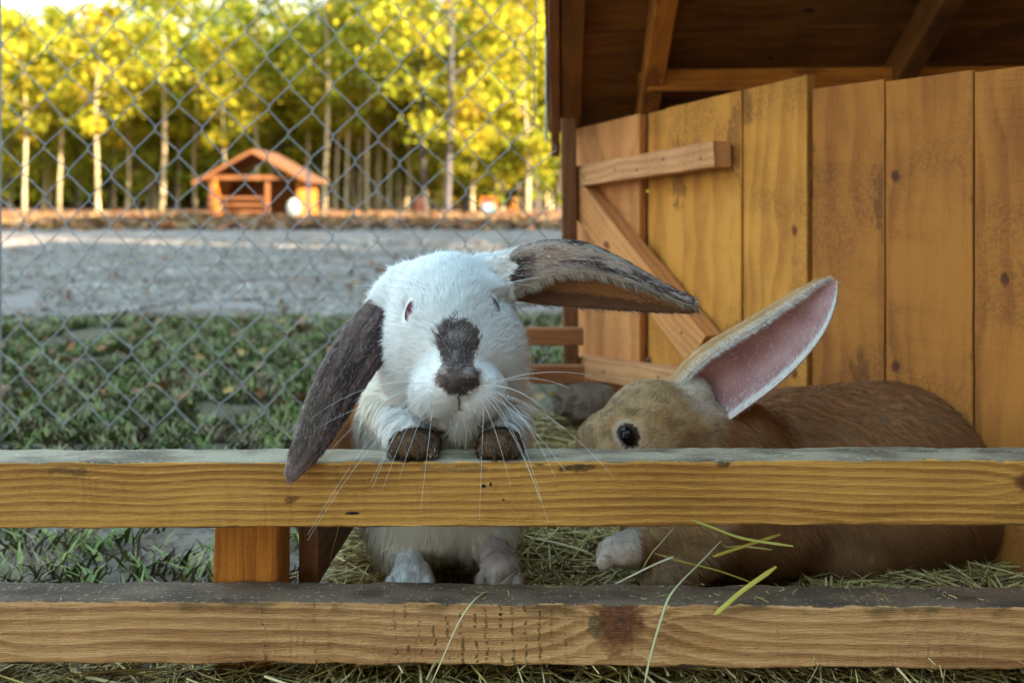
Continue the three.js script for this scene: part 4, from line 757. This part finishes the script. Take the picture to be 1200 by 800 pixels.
  paint(body, (p, n) => { const q = inEye(p, 1.5); if (q >= 0) return p.x < -0.08 ? [0.34, 0.14, 0.15] : [0.14, 0.06, 0.045]; if (cleft(p)) return [0.10, 0.035, 0.03]; return coat(p, n, null); });
  const noseTip = at(537, 446, 0.862), flow = V();
  const bodyFur = growFur(body, 235000, 901, (p, n) => (n.z < -0.35 ? 0.12 : 1) * (p.y > 0.29 && p.z > -1.0 ? 2.1 : p.y < 0.1 ? 0.6 : 0.9), (p, n, h, r) => {
    if (inEye(p, 1.3) >= 0 || cleft(p)) return false; const nearEye = inEye(p, 3.2);
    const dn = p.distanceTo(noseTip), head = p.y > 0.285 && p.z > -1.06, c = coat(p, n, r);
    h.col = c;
    if (head) {
      h.flow.copy(p).sub(noseTip).normalize(); h.flow.y += dn > 0.05 ? -0.15 : 0; 
      h.len = mix(0.0045, 0.0150, step(0.015, 0.12, dn)) * (r() < 0.06 ? 1.5 : 1) + (p.y < 0.33 ? 0.004 * step(0.04, 0.08, dn) : 0); h.lift = mix(0.30, 0.62, step(0.02, 0.11, dn)); h.wid = 0.00048;
      if (nearEye >= 0) { h.calm = 0.15; h.len = 0.0042; h.lift = 0.2; h.flow.set(0, p.y > 0.4 ? 1 : -1, 0); for (const q of eyes) if (p.distanceTo(q.s) < 0.03) h.flow.copy(p).sub(q.s).normalize(); }
    } else {
      h.flow.set((p.x + 0.08) * 1.5, -1, 0.1); h.len = 0.022 * (r() < 0.08 ? 1.4 : 1); h.lift = 0.5; h.wid = 0.00055; if (p.distanceTo(footL) < 0.045 || p.distanceTo(footR) < 0.05) { h.len = 0.0075; h.lift = 0.35; h.flow.set(0, -0.7, 0.7); }
      if (p.distanceTo(pawL) < 0.04 || p.distanceTo(pawR) < 0.036) { h.flow.set(0, -0.5, 1); h.len = 0.0075; h.lift = 0.45; h.wid = 0.00055; }
    }
    return true;
  }, 0.8);

  // left ear, hanging over the slat: its outer side faces the viewer
  const N = 44;
  const Lo = curveThrough([[455, 330, 0.99], [428, 357, 0.965], [399, 390, 0.93], [379, 424, 0.895], [362, 462, 0.868], [350, 497, 0.845], [341, 528, 0.829], [335, 550, 0.821], [337, 561, 0.819]].map((q) => at(...q)), N);
  const Li = curveThrough([[488, 358, 0.985], [470, 388, 0.955], [449, 422, 0.928], [425, 456, 0.90], [406, 488, 0.875], [388, 515, 0.852], [370, 538, 0.835], [352, 555, 0.823], [343, 562, 0.82]].map((q) => at(...q)), N);
  const rowsOf = (O, I, out) => O.map((o, i) => { const c = o.clone().add(I[i]).multiplyScalar(0.5), A = I[i].clone().sub(o), w = A.length() / 2; A.normalize(); const Tn = O[Math.min(N - 1, i + 1)].clone().add(I[Math.min(N - 1, i + 1)]).sub(O[Math.max(0, i - 1)]).sub(I[Math.max(0, i - 1)]).normalize(); const F = Tn.clone().cross(A).normalize(); if (F.dot(out) < 0) F.negate(); return [c, A, F, w]; });
  const rowsL = rowsOf(Lo, Li, V(0, 0, 1));
  const earL = earSheet(rowsL, (tt, s) => { const w = rowsL[Math.round(tt * (N - 1))][3]; return [s * w, 0.30 * w * (1 - s * s) - 0.1 * w]; }, 0.006);
  const TAUPE = [0.24, 0.145, 0.12], DUSK = [0.055, 0.030, 0.028], PALE = [0.50, 0.38, 0.33], RUST = [0.38, 0.16, 0.05], UMBER = [0.14, 0.06, 0.025];
  const coatL = (p, uv, r) => {
    const [tt, s0] = uv, x = r ? r() : 0.5;
    if (s0 > 1.5) return x < 0.5 ? [0.20, 0.13, 0.09] : [0.12, 0.075, 0.05];
    if (tt < 0.06 + 0.08 * noise(p.x * 90, p.y * 90, 3) && x < 0.75) return WHITE;
    const nse = 0.55 * noise(s0 * 9, tt * 5, 1) + 0.45 * noise(s0 * 34, tt * 11, 4), band = step(0.38, 0.68, nse), rim = step(0.13, 0.02, s0) * 0.75 + step(0.90, 1.0, s0) * 0.35, brown = step(0.35, 0.6, tt) * step(0.9, 0.5, tt) * step(0.55, 0.3, s0);
    let c = mix3(DUSK, TAUPE, band * 0.85 + step(0.6, 0.85, tt) * 0.35); c = mix3(c, [0.23, 0.15, 0.09], brown * 0.5); c = mix3(c, PALE, clamp(rim + step(0.72, 0.95, tt) * 0.4) * (x < 0.6 ? 1 : 0.3));
    return x > 0.9 ? mix3(c, [0.50, 0.40, 0.36], 0.7) : x < 0.12 ? mix3(c, DUSK, 0.6) : c;
  };
  // right ear, held out sideways and folded so that its hollow opens downwards
  const Rt = curveThrough([[565, 305, 0.99], [598, 294, 0.972], [640, 284.5, 0.962], [682, 286, 0.955], [722, 302, 0.95], [755, 321, 0.945], [783, 337, 0.94], [804, 346, 0.937], [813, 349.5, 0.936]].map((q) => at(...q)), N);
  const Rb = curveThrough([[565, 350, 0.99], [602, 353, 0.972], [640, 358, 0.962], [682, 361, 0.955], [722, 363.5, 0.95], [757, 365.5, 0.945], [785, 366.5, 0.94], [806, 367, 0.937], [818, 365.5, 0.936]].map((q) => at(...q)), N);
  const rowsR = rowsOf(Rb, Rt, V(0, 0, 1));
  const flapEnd = table([[0, -0.95], [0.10, -0.85], [0.2, -0.4], [0.3, 0.0], [0.4, 0.12], [0.5, 0.2], [0.62, 0.34], [0.75, 0.25], [0.88, 0.0], [1, -0.7]]);
  const earR = earSheet(rowsR, (tt, s) => { // s -1 rear lower lip .. 1 front flap edge
    const w = rowsR[Math.round(tt * (N - 1))][3], fe = flapEnd(tt), dep = Math.min(0.017, w * 0.62);
    const a0 = -Math.PI * 0.5, q = (s + 1) / 2;   // along: up the rear wall, over the top, down the front
    if (q < 0.42) { const k = q / 0.42; return [w * mix(-1, 0.62, k), -dep * (0.45 + 0.55 * Math.sin(k * 2.4)) ]; }
    if (q < 0.66) { const k = (q - 0.42) / 0.24, an = k * Math.PI; return [w * (0.62 + 0.38 * Math.sin(an)), -dep * 0.82 * Math.cos(an)]; }
    const k = (q - 0.66) / 0.34; return [w * mix(0.62, fe, k), dep * (0.82 + 0.26 * Math.sin(k * Math.PI * 0.7))];
  }, 0.005, 40, -1);
  const coatR = (p, uv, r) => {
    const [tt, s0] = uv, x = r ? r() : 0.5, nse = 0.5 * noise(s0 * 12, tt * 6, 2) + 0.5 * noise(s0 * 40, tt * 12, 7);
    if (s0 > 1.5) return s0 - 2 > 0.1 ? (x < 0.3 ? [0.50, 0.25, 0.08] : mix3(RUST, UMBER, step(0.35, 0.7, nse) * 0.8)) : UMBER;
    if (tt < 0.10 + 0.07 * noise(p.x * 80, p.y * 80, 3) && x < 0.8) return WHITE;
    const dark1 = step(0.24, 0.17, tt) * step(0.09, 0.14, tt) * step(0.58, 0.7, s0), dark2 = Math.exp(-(((tt - 0.46) / 0.13) ** 2) - (((s0 - 0.80) / 0.07) ** 2)), tip = step(0.72, 0.92, tt);
    let c = mix3([0.50, 0.38, 0.31], [0.10, 0.062, 0.058], clamp(step(0.42, 0.62, nse) + tip * 0.5)); c = mix3(c, [0.40, 0.22, 0.12], Math.exp(-(((tt - 0.27) / 0.08) ** 2) - (((s0 - 0.68) / 0.09) ** 2)) * 0.6); c = mix3(c, DUSK, clamp(dark1 + dark2)); if (s0 > 0.88) c = mix3(c, [0.42, 0.33, 0.24], 0.6);
    return x > 0.86 ? mix3(c, [0.70, 0.60, 0.52], 0.8) : x < 0.12 ? mix3(c, DUSK, 0.65) : c;
  };
  const earHair = (g, rows, coatE, cnt, seed) => { paint(g, (p, n, i) => coatE(p, [g.attributes.uv.getX(i), g.attributes.uv.getY(i)], null)); return growFur(g, cnt, seed, (p, n, u, v) => v > 1.5 ? 0.5 : 1, (p, n, h, r) => { const i = Math.min(N - 2, Math.floor(h.uv[0] * (N - 1))); h.flow.copy(rows[i + 1][0]).sub(rows[i][0]).normalize(); h.col = coatE(p, h.uv, r); const inner = h.uv[1] > 1.5; h.len = inner ? 0.006 : 0.0085 * (h.uv[0] > 0.75 ? 0.65 : 1); h.lift = 0.34; h.wid = 0.00065; if (!inner && h.uv[1] > 0.93 && g === earR) { h.flow.y -= 1.3; h.len = 0.011; h.lift = 0.35; } return true; }, 0.4); };
  const furL = earHair(earL, rowsL, coatL, 34000, 77), furR = earHair(earR, rowsR, coatR, 40000, 78);
  const whole = mergeGeometries([strip(body), strip(earL), strip(earR)]); whole.translate(-base.x, -base.y, -base.z);
  part('body', whole, skinMat, t);
  const fg = mergeGeometries([bodyFur, furL, furR]); fg.translate(-base.x, -base.y, -base.z);
  const fm = part('fur', fg, furMat, t); fm.userData.kind = 'stuff';
  eyes.forEach((q, i) => {
    const m = part('eye', new THREE.SphereGeometry(1, 28, 20), new THREE.MeshPhysicalMaterial({ color: rgb(...q.tint), roughness: 0.3, specularIntensity: 0.25 }), t);
    m.position.copy(q.s).addScaledVector(q.n, -0.0004).sub(base); const z = q.n.clone(), x = V(0, 1, 0).cross(z).normalize(), y = z.clone().cross(x);
    m.quaternion.setFromRotationMatrix(new THREE.Matrix4().makeBasis(x, y, z)); m.scale.set(q.rx * 1.05, q.ry * 1.05, 0.0055);
    m.userData.label = i ? 'narrow dark eye' : 'narrow reddish violet eye';
  });
  // whiskers
  const r = rand(222), whMat = new THREE.MeshStandardMaterial({ color: rgb(0.85, 0.85, 0.83), roughness: 0.4 });
  const whisker = (p0, dir, len, droop, fwd) => { const pts = []; if (p0.y + dir.y * len - droop < 0.268) fwd = Math.max(fwd, -0.80 - p0.z - dir.z * len); for (let i = 0; i <= 8; i++) { const q = i / 8; pts.push(p0.clone().addScaledVector(dir, len * q).add(V(0, -droop * q * q, fwd * q * q)).sub(base)); } part('whisker', tube(pts, (q) => 0.00022 * (1.05 - q * 0.75), 4), whMat, t); };
  for (const s of [-1, 1]) {
    const c = at(s < 0 ? 512 : 562, 458, 0.885);
    for (let k = 0; k < 15; k++) {
      if (k % 5 === 4 && k > 5) continue; const a = mix(0.3, -1.45, (k % 5) / 4) + (r() - 0.5) * 0.35, out = V(s * Math.cos(a), Math.sin(a) * 0.9, 0.3 - 0.2 * (k / 15)).normalize(), from = c.clone().add(V(s * (0.002 + 0.009 * Math.floor(k / 5) + 0.004 * r()), 0.009 - 0.0055 * (k % 5) + 0.004 * r(), 0.015));
      const p0 = seat(from.clone().add(V(0, 0, 0.05)), V(0, 0, -1)); whisker(p0, out, (k % 5 > 2 ? 0.04 + 0.035 * r() : 0.06 + 0.075 * r()), 0.02 + r() * 0.035, k % 5 > 2 ? 0.03 + 0.03 * r() : (r() - 0.2) * 0.02);
    }
    for (let k = 0; k < 3; k++) { const p0 = seat(at(s < 0 ? 492 - k * 3 : 574 + k * 3, 344 + k * 3, 0.85), V(0, 0, -1)); whisker(p0, V(s * (0.9 - k * 0.1), s > 0 ? 0.15 + 0.1 * k : 0.55 - 0.2 * k, 0.25).normalize(), 0.05 + r() * 0.035, 0.004 + 0.008 * r(), 0); }
  }
}

// ------------------------------------------------------------------ sandy rabbit beside it, head low behind the upper slat
{
  const base = V(0.28, 0.03, -1.13), t = thing('rabbit', 'sandy brown rabbit with one upright ear crouching behind the slats before the hutch door', 'rabbit', base);
  const paw = at(727, 645, 0.955), earBase = at(812, 468, 1.05);
  const prims = [
    ell(at(950, 560, 1.18), 0.20, 0.125, 0.125, 0.05), ell(at(1060, 568, 1.19), 0.15, 0.14, 0.13, 0.06), ell(at(1040, 600, 1.10), 0.10, 0.095, 0.07, 0.03), ell(at(868, 585, 1.06), 0.06, 0.08, 0.05, 0.025), ell(at(830, 575, 1.09), 0.095, 0.10, 0.095, 0.05), ell(at(800, 608, 1.04), 0.075, 0.055, 0.065, 0.04), ell(at(880, 620, 1.08), 0.09, 0.05, 0.08, 0.04),
    ell(at(840, 520, 1.09), 0.075, 0.065, 0.07, 0.04),
    ell(at(772, 507, 1.045), 0.066, 0.060, 0.050, 0.03), cap(at(757, 492, 1.035), at(712, 522, 0.995), 0.040, 0.034, 0.03), cap(at(712, 520, 0.99), at(700, 556, 0.965), 0.026, 0.024, 0.03), ell(at(748, 548, 1.0), 0.046, 0.036, 0.036, 0.03),
    ell(at(738, 500, 0.995), 0.022, 0.014, 0.012, 0.014),
    cap(at(790, 615, 1.01), at(740, 643, 0.965), 0.026, 0.020, 0.025), ell(paw, 0.026, 0.015, 0.022, 0.014), cap(at(830, 640, 1.0), at(775, 690, 0.95), 0.022, 0.018, 0.025), ell(at(975, 650, 1.08), 0.075, 0.028, 0.05, 0.03), cap(at(800, 478, 1.055), at(812, 462, 1.055), 0.026, 0.022, 0.02), ell(at(834, 506, 1.045), 0.030, 0.026, 0.026, 0.02),
  ];
  for (let k = 0; k < 3; k++) prims.push(ell(paw.clone().add(V(-0.017 - 0.002 * k, -0.005, -0.004 + k * 0.012)), 0.010, 0.0085, 0.007, 0.005));
  const f = field(prims), body = surfaceNet(f, V(0.06, 0.01, -1.36), V(0.78, 0.40, -0.88), 0.0045);
  const seat = (from, dir) => { const p = from.clone(); for (let i = 0; i < 80; i++) { const d = f(p.x, p.y, p.z); if (d < 0.0002) break; p.addScaledVector(dir, Math.max(d * 0.7, 0.0002)); } return p; };
  const eS = seat(at(737, 510, 0.85), at(737, 510, 1.85).sub(at(737, 510, 0.85)).normalize()), e = 0.002, eN = V(f(eS.x + e, eS.y, eS.z) - f(eS.x - e, eS.y, eS.z), f(eS.x, eS.y + e, eS.z) - f(eS.x, eS.y - e, eS.z), f(eS.x, eS.y, eS.z + e) - f(eS.x, eS.y, eS.z - e)).normalize(), eR = 0.0122;
  const SAND = [0.50, 0.275, 0.105], FAWN = [0.62, 0.39, 0.19], TIP = [0.13, 0.07, 0.035], RED = [0.27, 0.092, 0.02], CREAM = [0.60, 0.44, 0.29];
  const coat = (p, n, r) => {
    const x = r ? r() : 0.5, de = p.distanceTo(eS), nse = fbm(p.x * 45, p.y * 45, p.z * 45, 3);
    if (p.distanceTo(paw) < 0.046 && p.x < paw.x + 0.022) return x < 0.8 ? [0.66, 0.56, 0.47] : [0.45, 0.34, 0.26];
    const ring = step(0.024, 0.017, de) ; if (ring > 0.3 && x < ring * 0.85) return CREAM;
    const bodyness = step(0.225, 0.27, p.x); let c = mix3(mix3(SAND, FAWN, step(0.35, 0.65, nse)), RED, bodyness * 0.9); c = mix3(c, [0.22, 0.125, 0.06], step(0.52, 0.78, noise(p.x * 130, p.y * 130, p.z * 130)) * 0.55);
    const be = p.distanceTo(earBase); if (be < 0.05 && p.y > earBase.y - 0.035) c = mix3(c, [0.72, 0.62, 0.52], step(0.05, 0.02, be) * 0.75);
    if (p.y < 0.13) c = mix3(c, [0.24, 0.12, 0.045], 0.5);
    if (x > 0.86) return mix3(c, TIP, 0.7); if (x < 0.12) return mix3(c, CREAM, bodyness > 0.5 ? 0.12 : 0.5); return c;
  };
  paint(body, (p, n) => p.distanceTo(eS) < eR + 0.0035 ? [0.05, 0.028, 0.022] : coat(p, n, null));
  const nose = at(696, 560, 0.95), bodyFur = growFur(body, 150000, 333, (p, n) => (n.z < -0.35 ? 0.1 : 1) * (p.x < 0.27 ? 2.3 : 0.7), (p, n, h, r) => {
    const de = p.distanceTo(eS); if (de < eR * 1.2) return false; if (de < eR * 2) h.calm = 0.15;
    h.col = coat(p, n, r); const head = p.x < 0.25 && p.y > 0.17;
    if (head) { h.flow.copy(p).sub(nose).normalize(); if (de < 0.024) h.flow.addScaledVector(p.clone().sub(eS).normalize(), 0.5); h.len = de < 0.024 ? 0.004 : mix(0.0055, 0.011, step(0.03, 0.13, p.distanceTo(nose))); h.lift = 0.34; h.wid = 0.00045; }
    else { h.flow.set(0.55, -0.8, 0); h.len = p.distanceTo(paw) < 0.04 ? 0.006 : 0.017; h.lift = 0.34; h.wid = 0.00055; }
    return true;
  }, 1.0);
  const N = 40;
  const O = curveThrough([[768, 462, 1.065], [786, 438, 1.062], [806, 416, 1.06], [830, 397, 1.06], [862, 379, 1.06], [895, 360, 1.065], [928, 341, 1.07], [956, 328, 1.08], [972, 325, 1.083]].map((q) => at(...q)), N);
  const I = curveThrough([[820, 518, 1.05], [836, 507, 1.042], [852, 494, 1.035], [874, 478, 1.03], [904, 456, 1.03], [938, 425, 1.035], [964, 392, 1.045], [980, 353, 1.065], [982, 332, 1.08]].map((q) => at(...q)), N);
  const rows = O.map((o, i) => { const c = o.clone().add(I[i]).multiplyScalar(0.5), A = I[i].clone().sub(o), w = A.length() / 2; A.normalize(); const Tn = O[Math.min(N - 1, i + 1)].clone().sub(O[Math.max(0, i - 1)]).normalize(), F = Tn.clone().cross(A).normalize(); if (F.z > 0) F.negate(); return [c, A, F, w]; });
  // hollow towards the viewer: the middle lies back, both edges curl forwards
  const ear = earSheet(rows, (tt, s) => { const w = rows[Math.round(tt * (N - 1))][3], curl = mix(0.75, 0.42, tt); if (s < -0.5) { const k = (-0.5 - s) / 0.5; return [w * (-0.80 - 0.2 * Math.sin(Math.min(1, k * 1.6) * Math.PI * 0.5) + 0.42 * k * k), w * curl * mix(0.5, -0.42, k)]; } return [w * mix(-0.80, 1, (s + 0.5) / 1.5), w * curl * (s < 0 ? mix(1, 0.5, Math.pow(-s / 0.5, 1.5)) : 1 - s * s * 1.3)]; }, 0.005, 34);
  const coatE = (p, uv, r) => { const [tt, s0] = uv, x = r ? r() : 0.5, nse = noise(p.x * 60, p.y * 60, p.z * 60), inner = s0 > 1.5, s = s0 % 1; if (inner) { const edge = Math.max(step(0.16, 0.03, s), step(0.92, 0.99, s)) ; if (edge > 0.2 && x < edge) return [0.74, 0.68, 0.62]; return mix3([0.36, 0.155, 0.15], [0.50, 0.27, 0.25], nse); } const rim = Math.max(step(0.06, 0.0, s), step(0.94, 1, s)); let c = mix3(SAND, FAWN, nse); c = mix3(c, CREAM, rim * 0.6); return x > 0.88 ? mix3(c, TIP, 0.6) : c; };
  paint(ear, (p, n, i) => coatE(p, [ear.attributes.uv.getX(i), ear.attributes.uv.getY(i)], null));
  const earFur = growFur(ear, 30000, 91, (p, n, u, v) => v > 1.5 ? (v < 2.1 ? 1.5 : v > 2.88 ? 1.2 : 0.2) : v < 0.1 ? 2 : 1, (p, n, h, r) => { const i = Math.min(N - 2, Math.floor(h.uv[0] * (N - 1))); h.flow.copy(rows[i + 1][0]).sub(rows[i][0]).normalize(); h.col = coatE(p, h.uv, r); const inner = h.uv[1] > 1.5, s = h.uv[1] % 1; h.len = inner ? 0.0085 : 0.0075; if (inner && r() < 0.3) h.col = [0.72, 0.66, 0.62]; if (inner) h.flow.addScaledVector(rows[i][1], s < 0.5 ? 0.5 : -0.9); if (s < 0.07 && r() < 0.5) { h.col = [0.80, 0.74, 0.67]; h.flow.copy(rows[i][1]).addScaledVector(rows[i + 1][0].clone().sub(rows[i][0]).normalize(), 0.35); h.len = 0.009; h.lift = 0.3; return true; } h.lift = inner ? 0.22 : 0.28; h.wid = 0.00038; return true; }, 0.35);
  const whole = mergeGeometries([strip(body), strip(ear)]); whole.translate(-base.x, -base.y, -base.z); part('body', whole, skinMat, t);
  const fg = mergeGeometries([bodyFur, earFur]); fg.translate(-base.x, -base.y, -base.z); const fm = part('fur', fg, furMat, t); fm.userData.kind = 'stuff';
  const m = part('eye', new THREE.SphereGeometry(eR, 32, 24), new THREE.MeshPhysicalMaterial({ color: rgb(0.006, 0.004, 0.004), roughness: 0.1, specularIntensity: 0.5 }), t); m.position.copy(eS).addScaledVector(eN, -0.0055).sub(base);
}

// ------------------------------------------------------------------ hay and loose straws
function strandShape(seed, wid, flatness = 0.25) {
  const r = rand(seed), b = [(r() - 0.5) * 0.5, (r() - 0.5) * 0.35, (r() - 0.5) * 0.3], kink = r() < 0.4 ? 0.3 + r() * 0.4 : 2, pts = [];
  for (let i = 0; i <= 6; i++) { const q = i / 6 - 0.5; pts.push(V(q, b[0] * (0.25 - q * q) + b[2] * q * q * q * 2 + (q + 0.5 > kink ? (q + 0.5 - kink) * 0.25 : 0), b[1] * (0.25 - q * q) * 1.4)); }
  return tube(pts, (q) => wid * (q > 0.85 ? 1.1 - (q - 0.85) * 4 : 1), 4, flatness, r() * 3);
}
const hayMat = std({ roughness: 0.7 }), HAY = [[0.48, 0.38, 0.12], [0.58, 0.46, 0.18], [0.36, 0.29, 0.08], [0.64, 0.53, 0.27], [0.34, 0.22, 0.07], [0.18, 0.11, 0.04]];
{
  const shapes = [0.006, 0.009, 0.012, 0.008, 0.015, 0.010].map((w, i) => strandShape(60 + i, w));
  shapes.forEach((g, s) => {
    const r = rand(700 + s);
    scatter('hay', g, hayMat, 4200, () => {
      const front = r() < 0.14, d = front ? 0.72 + 0.2 * r() : 0.9 + 0.85 * Math.pow(r(), 1.25), x = mix(-0.205 - (front ? 0.4 : 0.0) , 0.62, r()) , bed = front ? 0.016 : 0.022 + 0.045 * fbm(x * 7, d * 7, 4, 3) + 0.02 * step(1.2, 1.5, d);
      const h = Math.pow(r(), 0.6) * bed, c = HAY[Math.floor(r() * 6)], k = 0.75 + r() * 0.5, fall = (r() - 0.5) * 0.3 * (0.3 + r());
      return [V(x, h, -d), new THREE.Euler(r() * 6.3, r() * 6.3, fall, 'YZX'), V(0.07 + 0.2 * r() * r(), 0.1, 0.12), c.map((q) => q * k)];
    }, ['pale dry hay bedding strewn over the pen floor', 'dry hay stalks bedding the pen floor'][s % 2], 'hay');
  });
}
{
  const r = rand(808);   // bits of chaff on the lower slat's worn top
  scatter('hay_chaff', strandShape(71, 0.03), hayMat, 90, (i) => [V(i < 40 ? mix(0.12, 0.5, r()) : mix(-0.7, 0.7, r()), 0.1062 + 0.0008 * r(), -0.845 - 0.034 * r()), new THREE.Euler(r() * 6.3, r() * 6.3, 0, 'YZX'), V(0.004 + 0.016 * r() * r(), 0.02, 0.02), HAY[Math.floor(r() * 4)]], 'small bits of dry straw lying on top of the lower slat', 'chaff');
  const straw = (pts, w, col, label, kinked) => { const c = new THREE.CatmullRomCurve3(pts.map((q) => at(...q)), false, 'centripetal', 0.5), P = Array.from({ length: 24 }, (_, i) => c.getPoint(i / 23)), b = P[0].clone(); const m = new THREE.Mesh(tube(P.map((p) => p.sub(b)), (q) => w * (q > 0.9 ? 1.1 - (q - 0.9) * 6 : q < 0.06 ? 0.6 : 1), 6, 0.35, 0.6), std({ color: rgb(...col), roughness: 0.6 })); m.name = numbered('straw'); m.position.copy(b); scene.add(m); tag(m, label, 'straw'); };
  straw([[503, 806, 0.82], [520, 768, 0.822], [538, 728, 0.826], [552, 707, 0.834], [566, 695, 0.858], [580, 689, 0.885], [604, 670, 0.91]], 0.0011, [0.55, 0.48, 0.28], 'long pale straw bent over the lower slat below the hind foot');
  straw([[754, 808, 0.815], [762, 770, 0.82], [774, 728, 0.826], [783, 702, 0.832], [796, 684, 0.85], [818, 662, 0.875], [845, 634, 0.89]], 0.0015, [0.48, 0.46, 0.24], 'long green-grey straw crossing the lower slat right of the dark knot');
  straw([[845, 634, 0.892], [850, 640, 0.892], [870, 640, 0.9], [905, 644, 0.9]], 0.0011, [0.46, 0.40, 0.14], 'thin folded straw tip sticking out between the slats at the right');
  straw([[714, 688, 0.905], [745, 672, 0.90], [770, 660, 0.895], [790, 652, 0.89]], 0.0011, [0.68, 0.64, 0.48], 'whitish straw lying slantwise behind the lower slat before the white paw');
  straw([[838, 720, 0.822], [852, 708, 0.826], [868, 694, 0.835], [910, 664, 0.85]], 0.0026, [0.48, 0.37, 0.05], 'thick bright yellow stalk poking over the lower slat at the right');
  straw([[810, 609, 0.83], [835, 618, 0.832], [868, 630, 0.834], [930, 640, 0.836]], 0.0017, [0.40, 0.33, 0.06], 'yellow-green stalk lying against the lower edge of the upper slat');
  straw([[836, 652, 0.87], [866, 642, 0.872], [915, 626, 0.875]], 0.0018, [0.50, 0.39, 0.05], 'short bright yellow stalk in the gap between the slats');
  straw([[752, 668, 0.93], [764, 648, 0.925], [773, 638, 0.92], [790, 618, 0.915]], 0.0012, [0.42, 0.36, 0.14], 'upright brownish straw leaning on the brown rabbit');
  straw([[767, 648, 0.92], [800, 658, 0.92], [840, 668, 0.925], [880, 682, 0.93]], 0.0012, [0.50, 0.42, 0.08], 'long yellow straw lying under the brown belly');
  straw([[386, 664, 0.955], [389, 645, 0.952], [394, 628, 0.95], [398, 612, 0.948]], 0.0007, [0.52, 0.44, 0.16], 'fine upright straw at the left between the slats');
  straw([[372, 806, 0.87], [368, 790, 0.872], [374, 772, 0.875]], 0.001, [0.58, 0.48, 0.12], 'short upright straw under the lower slat beside the left post');
  straw([[395, 800, 0.85], [387, 788, 0.853], [380, 776, 0.86]], 0.001, [0.58, 0.48, 0.14], 'short slanting straw under the lower slat near the left post');
}

scene.traverse((o) => { if (o.isMesh) { o.castShadow = true; o.receiveShadow = true; } });
renderer.render(scene, camera);
